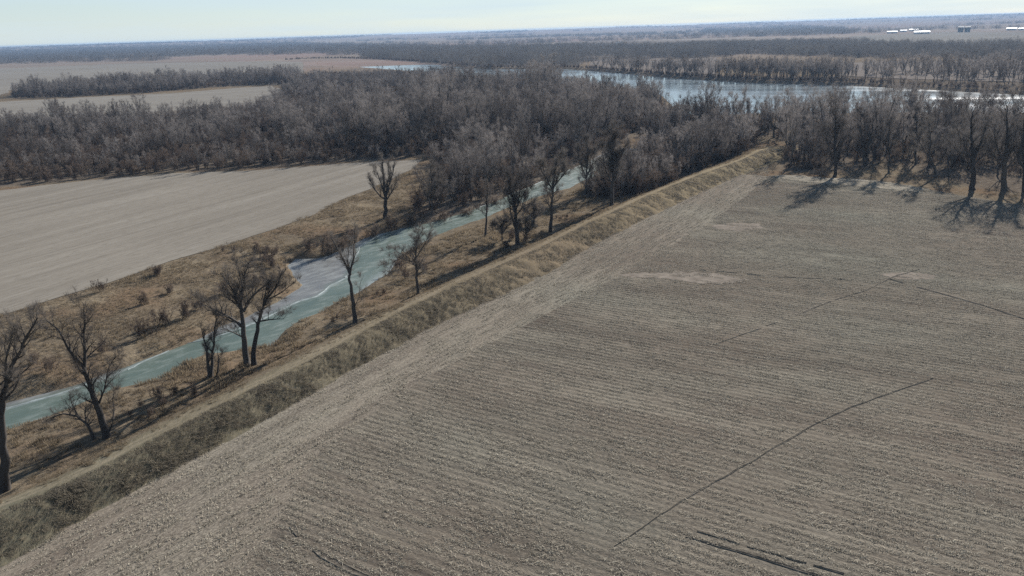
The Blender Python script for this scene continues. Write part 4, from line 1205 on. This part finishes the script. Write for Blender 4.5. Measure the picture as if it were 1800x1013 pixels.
# low grey thickets on the open bank
tp = fill([(-120, 70), (-118, 112), (-100, 112), (-80, 145), (-68, 168), (-52, 195), (-42, 190), (-50, 150), (-70, 105), (-88, 70)], 2.6, 33)
tp = tp[(vnoise(tp[:, 0], tp[:, 1], 9, 34) > 0.82) & dry(tp, 1.0) & (sdf(A['left_field'], tp[:, 0], tp[:, 1]) > 3)]
tq = fill([(-50, 78), (-58, 84), (-20, 150), (8, 190), (22, 212), (26, 207), (6, 170), (-24, 120)], 3.2, 35)
s_, n_ = sn(tq[:, 0], tq[:, 1])
tq = tq[(vnoise(tq[:, 0], tq[:, 1], 6, 36) > 0.8) & dry(tq, 1.0) & (n_ > n_at('left_toe', s_) + .5)]
tp = np.vstack([tp, tq])
scatter('bank_thicket', np.column_stack([tp, ground_z(tp[:, 0], tp[:, 1])]), r_.uniform(0.18, 0.5, len(tp)), r_.uniform(0, 6.28, len(tp)), r_.integers(0, 4, len(tp)), C_BRUSH, label='thin grey brush over the open creek banks')

acc, acs = [], []
for nm, sp, seed, thin, ns, s in (('far_left', 42, 41, 0.2, 260, (0.7, 1.15)), ('far_mid', 21, 42, 0.12, 150, (0.75, 1.15)), ('right_mid', 17, 43, 0.25, 90, (0.6, 1.0)), ('right_far', 55, 44, 0.3, 400, (0.8, 1.2))):
    p, s_ = far_fill(nm, sp, seed, thin, ns, s)
    acc.append(p); acs.append(s_)
# dark tree lines and copses over the plain and the low hills behind
hp = np.random.default_rng(51).uniform((-7800, 2600), (7800, 10400), (43700, 2))
hp = hp[in_view(hp, 0.3)]
band = vnoise(hp[:, 0] * 0.30, hp[:, 1], 240, 52)
rr_ = np.hypot(hp[:, 0], hp[:, 1])
lim = 0.62 + 0.16 * smooth((rr_ - 4200) / 1800) - 0.22 * smooth((-hp[:, 0] / hp[:, 1] - 0.28) / 0.25) - 0.12 * smooth((4600 - rr_) / 1500)
openp = inside(A['right_plain'], hp[:, 0], hp[:, 1]) | inside(A['mid_plain'], hp[:, 0], hp[:, 1])
hp = hp[(band > lim) & ~openp]
acc.append(hp); acs.append(np.random.default_rng(53).uniform(0.7, 1.05, len(hp)))
p = np.vstack(acc); s_ = np.concatenate(acs)
zz = ground_z(p[:, 0], p[:, 1])
tall_ok = np.minimum(s_, np.maximum(0.2, (47.5 - zz) / 16.0))
sc = np.stack([s_ * 1.1, s_, tall_ok], 1)
scatter('far_woodland', np.column_stack([p, zz]), sc, r_.normal(0, 0.5, len(p)), r_.integers(0, 5, len(p)), C_FAR, label='hazy bare woods and tree lines across the far plain')

# ------------------------------------------------------------------ farm buildings far off
def box(v, f, x0, x1, y0, y1, z0, z1):
    b = len(v)
    v += [(x0, y0, z0), (x1, y0, z0), (x1, y1, z0), (x0, y1, z0), (x0, y0, z1), (x1, y0, z1), (x1, y1, z1), (x0, y1, z1)]
    f += [(b, b + 1, b + 5, b + 4), (b + 1, b + 2, b + 6, b + 5), (b + 2, b + 3, b + 7, b + 6), (b + 3, b, b + 4, b + 7), (b + 4, b + 5, b + 6, b + 7), (b + 3, b + 2, b + 1, b)]
def barn(x, y, w, label, tall=False, dark=False, group=None):
    z = float(ground_z(np.array([x]), np.array([y]))[0]) + 0.3
    e = bpy.data.objects.new('tower_block' if tall else 'barn', None)
    link(e); e.location = (x, y, z); e.rotation_euler = (0, 0, -math.atan2(x, y) * 0.9)
    tag(e, label, 'building', group)
    d = w * (0.6 if tall else 0.42); h = w * 1.0 if tall else max(4.5, w * 0.13); rh = 1.0 if tall else d * 0.17
    v, f = [], []
    box(v, f, -w / 2, w / 2, -d / 2, d / 2, -0.6, h)
    b = len(v)
    v += [(-w / 2, -d / 2, h), (-w / 2, d / 2, h), (-w / 2, 0, h + rh), (w / 2, -d / 2, h), (w / 2, d / 2, h), (w / 2, 0, h + rh)]
    me = bpy.data.meshes.new('barn_wall')
    me.from_pydata(v, [], f + [(b, b + 2, b + 1), (b + 3, b + 4, b + 5)])
    me.materials.append(M['dkwall'] if dark else M['wall'])
    link(bpy.data.objects.new('wall', me), e)
    # two roof slopes with an overhang and some thickness
    v, f = [], []
    o = 0.6; t = 0.25
    for sgn in (-1, 1):
        b = len(v)
        ye = sgn * (d / 2 + o); ze = h - o * rh / (d / 2)
        v += [(-w / 2 - o, ye, ze + .05), (w / 2 + o, ye, ze + .05), (w / 2 + o, 0, h + rh + .05), (-w / 2 - o, 0, h + rh + .05)]
        v += [(a, c, q + t) for a, c, q in v[b:b + 4]]
        f += [(b, b + 1, b + 2, b + 3), (b + 4, b + 7, b + 6, b + 5), (b, b + 4, b + 5, b + 1), (b + 3, b + 2, b + 6, b + 7), (b, b + 3, b + 7, b + 4), (b + 1, b + 5, b + 6, b + 2)]
    me = bpy.data.meshes.new('barn_roof')
    me.from_pydata(v, [], f)
    me.materials.append(M['dkwall'] if dark else M['white'])
    link(bpy.data.objects.new('roof', me), e)
    v, f = [], []
    box(v, f, -w * 0.08, w * 0.08, -d / 2 - 0.12, -d / 2 - 0.003, 0, min(h * 0.75, 4.2))
    me = bpy.data.meshes.new('barn_door'); me.from_pydata(v, [], f); me.materials.append(M['dkwall'] if not dark else M['wall'])
    link(bpy.data.objects.new('door', me), e)

BL = ['white-roofed barn at the left end of the far farmstead at upper right', 'smallest white-roofed barn set back in the far farmstead at upper right', 'white-roofed barn directly behind the longest one in the far farmstead',
      'longest white-roofed barn in front of the far farmstead at upper right', 'left one of two dark tall blocks on the far plain at upper right', 'right one of two dark tall blocks on the far plain at upper right',
      'white-roofed barn on the far plain near the right edge', 'lone white-roofed barn among the trees beyond the river, above its far bank', 'lone white building on the far hillside at upper left', 'small white-roofed barn at the very right edge of the far plain']
for i, (x, y, w) in enumerate(L['barns']):
    barn(x, y, w * 0.88, BL[i], tall=i in (4, 5), dark=i in (4, 5))

x, y = L['tower']
e = bpy.data.objects.new('utility_pole', None); link(e)
e.location = (x, y, float(ground_z(np.array([x]), np.array([y]))[0]))
tag(e, 'wooden utility pole standing on the far meadow near the right edge', 'utility pole')
T = Tree(1); T.tube([Vector((0, 0, -1)), Vector((0, 0, 12.5))], [0.3, 0.2], 8)
link(bpy.data.objects.new('pole', mesh_np('pole', [tuple(q) for q in T.v], [np.array(T.q)], [M['wood']])), e)
v, f = [], []
box(v, f, -1.6, 1.6, -0.1, 0.1, 11.4, 11.7)
me = bpy.data.meshes.new('crossarm'); me.from_pydata(v, [], f); me.materials.append(M['wood'])
link(bpy.data.objects.new('crossarm', me), e)

# ------------------------------------------------------------------ dry grass
def tuft(seed, n, h, spread, w, lean=0.35, dirn=None):
    r = random.Random(seed)
    v, t = [], []
    for i in range(n):
        a = r.uniform(0, 6.28); q = spread * math.sqrt(r.random())
        p = Vector((math.cos(a) * q, math.sin(a) * q, -0.05))
        d = Vector((math.cos(a) * lean * r.random() + (dirn[0] if dirn else 0), math.sin(a) * lean * r.random() + (dirn[1] if dirn else 0), 1)).normalized()
        hh = h * r.uniform(0.5, 1.1)
        s = Vector((-math.sin(a + r.gauss(0, 1)), math.cos(a + r.gauss(0, 1)), 0)).normalized() * w * r.uniform(.6, 1.2)
        b = len(v)
        m = p + d * hh * 0.55
        e_ = p + d * hh + Vector((d.x, d.y, -0.25)) * hh * 0.35
        v += [p - s, p + s, m + s * .8, m - s * .8, e_]
        t += [(b, b + 1, b + 2), (b, b + 2, b + 3), (b + 3, b + 2, b + 4)]
    return [tuple(q) for q in v], np.array(t)
def blades(me, per, seed):
    n = len(me.vertices)
    attr(me, 'blade', np.repeat(np.random.default_rng(seed).random(n // per + 1), per)[:n])
    return me
def tuft_set(name, count, mat, **kw):
    ms = []
    for i in range(count):
        v, t = tuft(900 + i, **kw)
        ms.append(blades(mesh_np(name, v, [t], [mat]), 5, i))
    return proto_set(name, ms)
C_TAN = tuft_set('tan_tuft', 4, M['tan_grass'], n=20, h=0.75, spread=0.55, w=0.035, lean=0.6)
C_GREY = tuft_set('grey_tuft', 4, M['dark_grass'], n=24, h=0.8, spread=0.7, w=0.04, lean=0.5, dirn=(1.0, 0.0))

s_lo, s_hi = LINES['crest'][0][0], S_END
def band_points(lo, hi, n, seed):
    r2 = np.random.default_rng(seed)
    s = r2.uniform(s_lo, s_hi, n)
    a, b = lo(s), hi(s)
    nn_ = a + (b - a) * r2.random(n)
    x, y = xy(s, nn_)
    return np.column_stack([x, y]), s, nn_
def lev_z(p):
    s, n = sn(p[:, 0], p[:, 1])
    cn_, l_, r2 = n_at('crest', s), n_at('left_toe', s), n_at('right_toe', s)
    l_ = np.maximum(l_, cn_ + 3); r2 = np.minimum(r2, cn_ - 3)
    a = np.where(n > cn_, 0.5 * (1 - (n - cn_) / (l_ + .6 - cn_)), 0.5 + 0.5 * (cn_ - n) / (cn_ - r2 + .8))
    a = np.clip(a, 0, 1)
    pl_ = np.where(a < 0.5, smooth(np.minimum(1, a * 2 / .86)), smooth(np.minimum(1, (1 - a) * 2 / .88)))
    hh = 2.1 * smooth((S_END + 4 - s) / 30)
    lo = np.where(a < .5, -.55, -.12)
    return lo + (hh - lo) * pl_, a
# matted grey-green grass on the field side of the levee, combed down the slope
p, s, n_ = band_points(lambda s: n_at('right_toe', s) + 0.3, lambda s: n_at('crest', s) - 0.55, 19000, 81)
z_, a_ = lev_z(p)
k = 0.55 * vnoise(p[:, 0], p[:, 1], 1.8, 82) + 0.45 * vnoise(p[:, 0], p[:, 1], 6.5, 83) > 0.2
p, z_, s = p[k], z_[k], s[k]
r2 = np.random.default_rng(83)
near_k = smooth((150 - p[:, 1]) / 90)
tall_ = (0.36 + 0.16 * near_k) * r2.uniform(0.6, 1.3, len(p)) * (0.6 + 0.8 * vnoise(p[:, 0], p[:, 1], 3.5, 84))
down = LA - math.pi / 2
scatter('levee_grass', np.column_stack([p, z_]), np.stack([tall_ * 1.3, tall_, tall_ * 0.34], 1), down + r2.normal(0.25, 0.5, len(p)), r2.integers(0, 4, len(p)), C_GREY, label='matted grey-green grass on the field side of the levee')
# tan grass: the creek side of the levee, both banks, the crest's borders
pts = []
p, s, n_ = band_points(lambda s: n_at('crest', s) + 0.7, lambda s: n_at('left_toe', s) + 0.4, 9000, 85); z_, _ = lev_z(p); pts.append((p, z_, 0.42))
p, s, n_ = band_points(lambda s: n_at('right_toe', s) - 0.5, lambda s: n_at('crest', s) - 1.2, 3000, 89); z_, _ = lev_z(p); pts.append((p, z_, 0.22))
p, s, n_ = band_points(lambda s: n_at('left_toe', s), lambda s: n_at('left_toe', s) + 24, 14000, 86)
k = dry(p, 0.2); p = p[k]; pts.append((p, ground_z(p[:, 0], p[:, 1]), 0.8))
p = fill([(-125, 60), (-125, 110), (-104, 108), (-85, 142), (-73, 165), (-58, 191), (-48, 224), (-33, 272), (-20, 262), (-25, 200), (-20, 190), (-30, 150), (-60, 110), (-75, 60)], 0.75, 87)
cr_n = n_at('left_toe', sn(p[:, 0], p[:, 1])[0])
k = dry(p, 0.15) & (sdf(A['left_field'], p[:, 0], p[:, 1]) > -2.6 + 4.5 * vnoise(p[:, 0], p[:, 1], 3, 97)) & (sn(p[:, 0], p[:, 1])[1] > cr_n + 5)
p = p[k]; pts.append((p, ground_z(p[:, 0], p[:, 1]), 0.7))
P_ = np.vstack([q[0] for q in pts]); Z_ = np.concatenate([q[1] for q in pts]); H_ = np.concatenate([np.full(len(q[0]), q[2]) for q in pts])
k = vnoise(P_[:, 0], P_[:, 1], 2.6, 88) > 0.3
P_, Z_, H_ = P_[k], Z_[k], H_[k]
H_ = H_ * r2.uniform(0.5, 1.25, len(P_)) * (0.5 + 0.9 * vnoise(P_[:, 0], P_[:, 1], 5, 90))
scatter('dry_grass', np.column_stack([P_, Z_]), H_, r2.uniform(0, 6.28, len(P_)), r2.integers(0, 4, len(P_)), C_TAN, label='dry tan grass on the creek banks and the levee')

# ------------------------------------------------------------------ corn stubble: cut stalks in rows, husks and leaves lying between
def stubble(seed, n_st, n_leaf):
    r = random.Random(seed)
    v, t = [], []
    def tri(p, d, l, w, up=0.0):
        s = d.cross(Vector((r.gauss(0, .4), r.gauss(0, .4), 1))).normalized() * w
        b = len(v)
        v.extend([p - s, p + s, p + d * l + s * .7, p + d * l - s * .7])
        t.append((b, b + 1, b + 2)); t.append((b, b + 2, b + 3))
    for i in range(n_st):
        x = (i + r.random() * .7) / n_st * 3 - 1.5
        d = Vector((r.gauss(0, .25), r.gauss(0, .25), 1)).normalized()
        p = Vector((x, r.gauss(0, .04), 0))
        l = r.uniform(.08, .22)
        b = len(v)
        u, w = perp(d)
        for q, rad in ((p, .018), (p + d * l, .015)):
            for k in range(3):
                a = 2.094 * k
                v.append(q + (u * math.cos(a) + w * math.sin(a)) * rad)
        for k in range(3):
            a, c = b + k, b + (k + 1) % 3
            t.append((a, c, c + 3)); t.append((a, c + 3, a + 3))
    for i in range(n_leaf):
        a = r.gauss(0, .9) if r.random() < .6 else r.uniform(0, 6.28)
        d = Vector((math.cos(a), math.sin(a), r.gauss(.03, .12))).normalized()
        tri(Vector((r.uniform(-1.5, 1.5), r.gauss(0, .2) if r.random() < .7 else r.uniform(-.5, .5), r.uniform(.01, .05))), d, r.uniform(.1, .38), r.uniform(.008, .026))
    return [tuple(q) for q in v], np.array(t)
C_STUB = proto_set('stubble_row', [blades(mesh_np('stubble_row', *(lambda q: (q[0], [q[1]]))(stubble(700 + i, 16, 90)), [M['straw']]), 2, i) for i in range(6)])

def row_points(poly, ang, gap, seg, seed, dmax):
    poly = np.asarray(poly)
    c, s = math.cos(ang), math.sin(ang)
    u = poly[:, 0] * c + poly[:, 1] * s; w = -poly[:, 0] * s + poly[:, 1] * c
    r3 = np.random.default_rng(seed)
    U, V_ = np.meshgrid(np.arange(u.min(), u.max(), seg), np.arange(w.min(), w.max(), gap), indexing='ij')
    U = U + r3.uniform(-.5, .5, U.shape) * seg
    V_ = V_ + r3.normal(0, .07, V_.shape) + 0.25 * (vnoise(U, V_, 9, seed) - .5)
    x = (U * c - V_ * s).ravel(); y = (U * s + V_ * c).ravel()
    p = np.column_stack([x, y])
    k = inside(poly, x, y) & (np.hypot(x, y) < dmax) & in_view(p, 0.45) & (y > 38)
    return p[k]
head_poly = np.vstack([A['head_line'], A['right_toe'][::-1]])
q1 = row_points(A['right_poly'], ROW, 1.0, 2.6, 91, 260)
q2 = row_points(head_poly, LA, 1.0, 2.4, 92, 280)
def thin_out(p, seed, base):
    d = vnoise(p[:, 0], p[:, 1], 11, seed) * .6 + vnoise(p[:, 0], p[:, 1], 3, seed + 1) * .4
    k = np.random.default_rng(seed).random(len(p)) < np.clip(base + (d - .5) * .5, .25, 1)
    for bp in A['bare']:
        k &= (sdf(np.array(bp), p[:, 0], p[:, 1]) > 0.3) | (np.random.default_rng(98).random(len(p)) < .4)
    for nm in ('pivot_one', 'pivot_two', 'pivot_three'):
        k &= seg_dist(A[nm], p[:, 0], p[:, 1], False) > 0.8
    return p[k]
q1 = thin_out(q1, 93, .9); q2 = thin_out(q2, 95, .72)
q = np.vstack([q1, q2])
rz = np.concatenate([np.full(len(q1), ROW), np.full(len(q2), LA)]) + r2.normal(0, .07, len(q))
scatter('corn_stubble', np.column_stack([q, np.full(len(q), .06)]), r2.uniform(.8, 1.15, len(q)), rz, r2.integers(0, 6, len(q)), C_STUB, label='rows of cut corn stubble and straw on the field')
print('counts: trees', n_all, 'brush', len(bb), 'far', len(p), 'stubble', len(q), 'grass', len(P_))

# ------------------------------------------------------------------ haze over the plain
hx, hy0, hy1, hz0, hz1 = 9900, -260, 11950, -5.0, 49.5
v, f = [], []
box(v, f, -hx, hx, hy0, hy1, hz0, hz1)
me = bpy.data.meshes.new('haze')
me.from_pydata(v, [], [tuple(q) for q in f])
hm = bpy.data.materials.new('haze_air')
hm.use_nodes = True
hn = hm.node_tree.nodes
hn.clear()
ho = hn.new('ShaderNodeOutputMaterial')
pv = hn.new('ShaderNodeVolumePrincipled')
pv.inputs['Color'].default_value = (0.29, 0.43, 0.64, 1)
pv.inputs['Density'].default_value = 0.85e-4
pv.inputs['Anisotropy'].default_value = 0.2
hm.node_tree.links.new(pv.outputs['Volume'], ho.inputs['Volume'])
me.materials.append(hm)
tag(link(bpy.data.objects.new('haze', me)), kind='stuff')
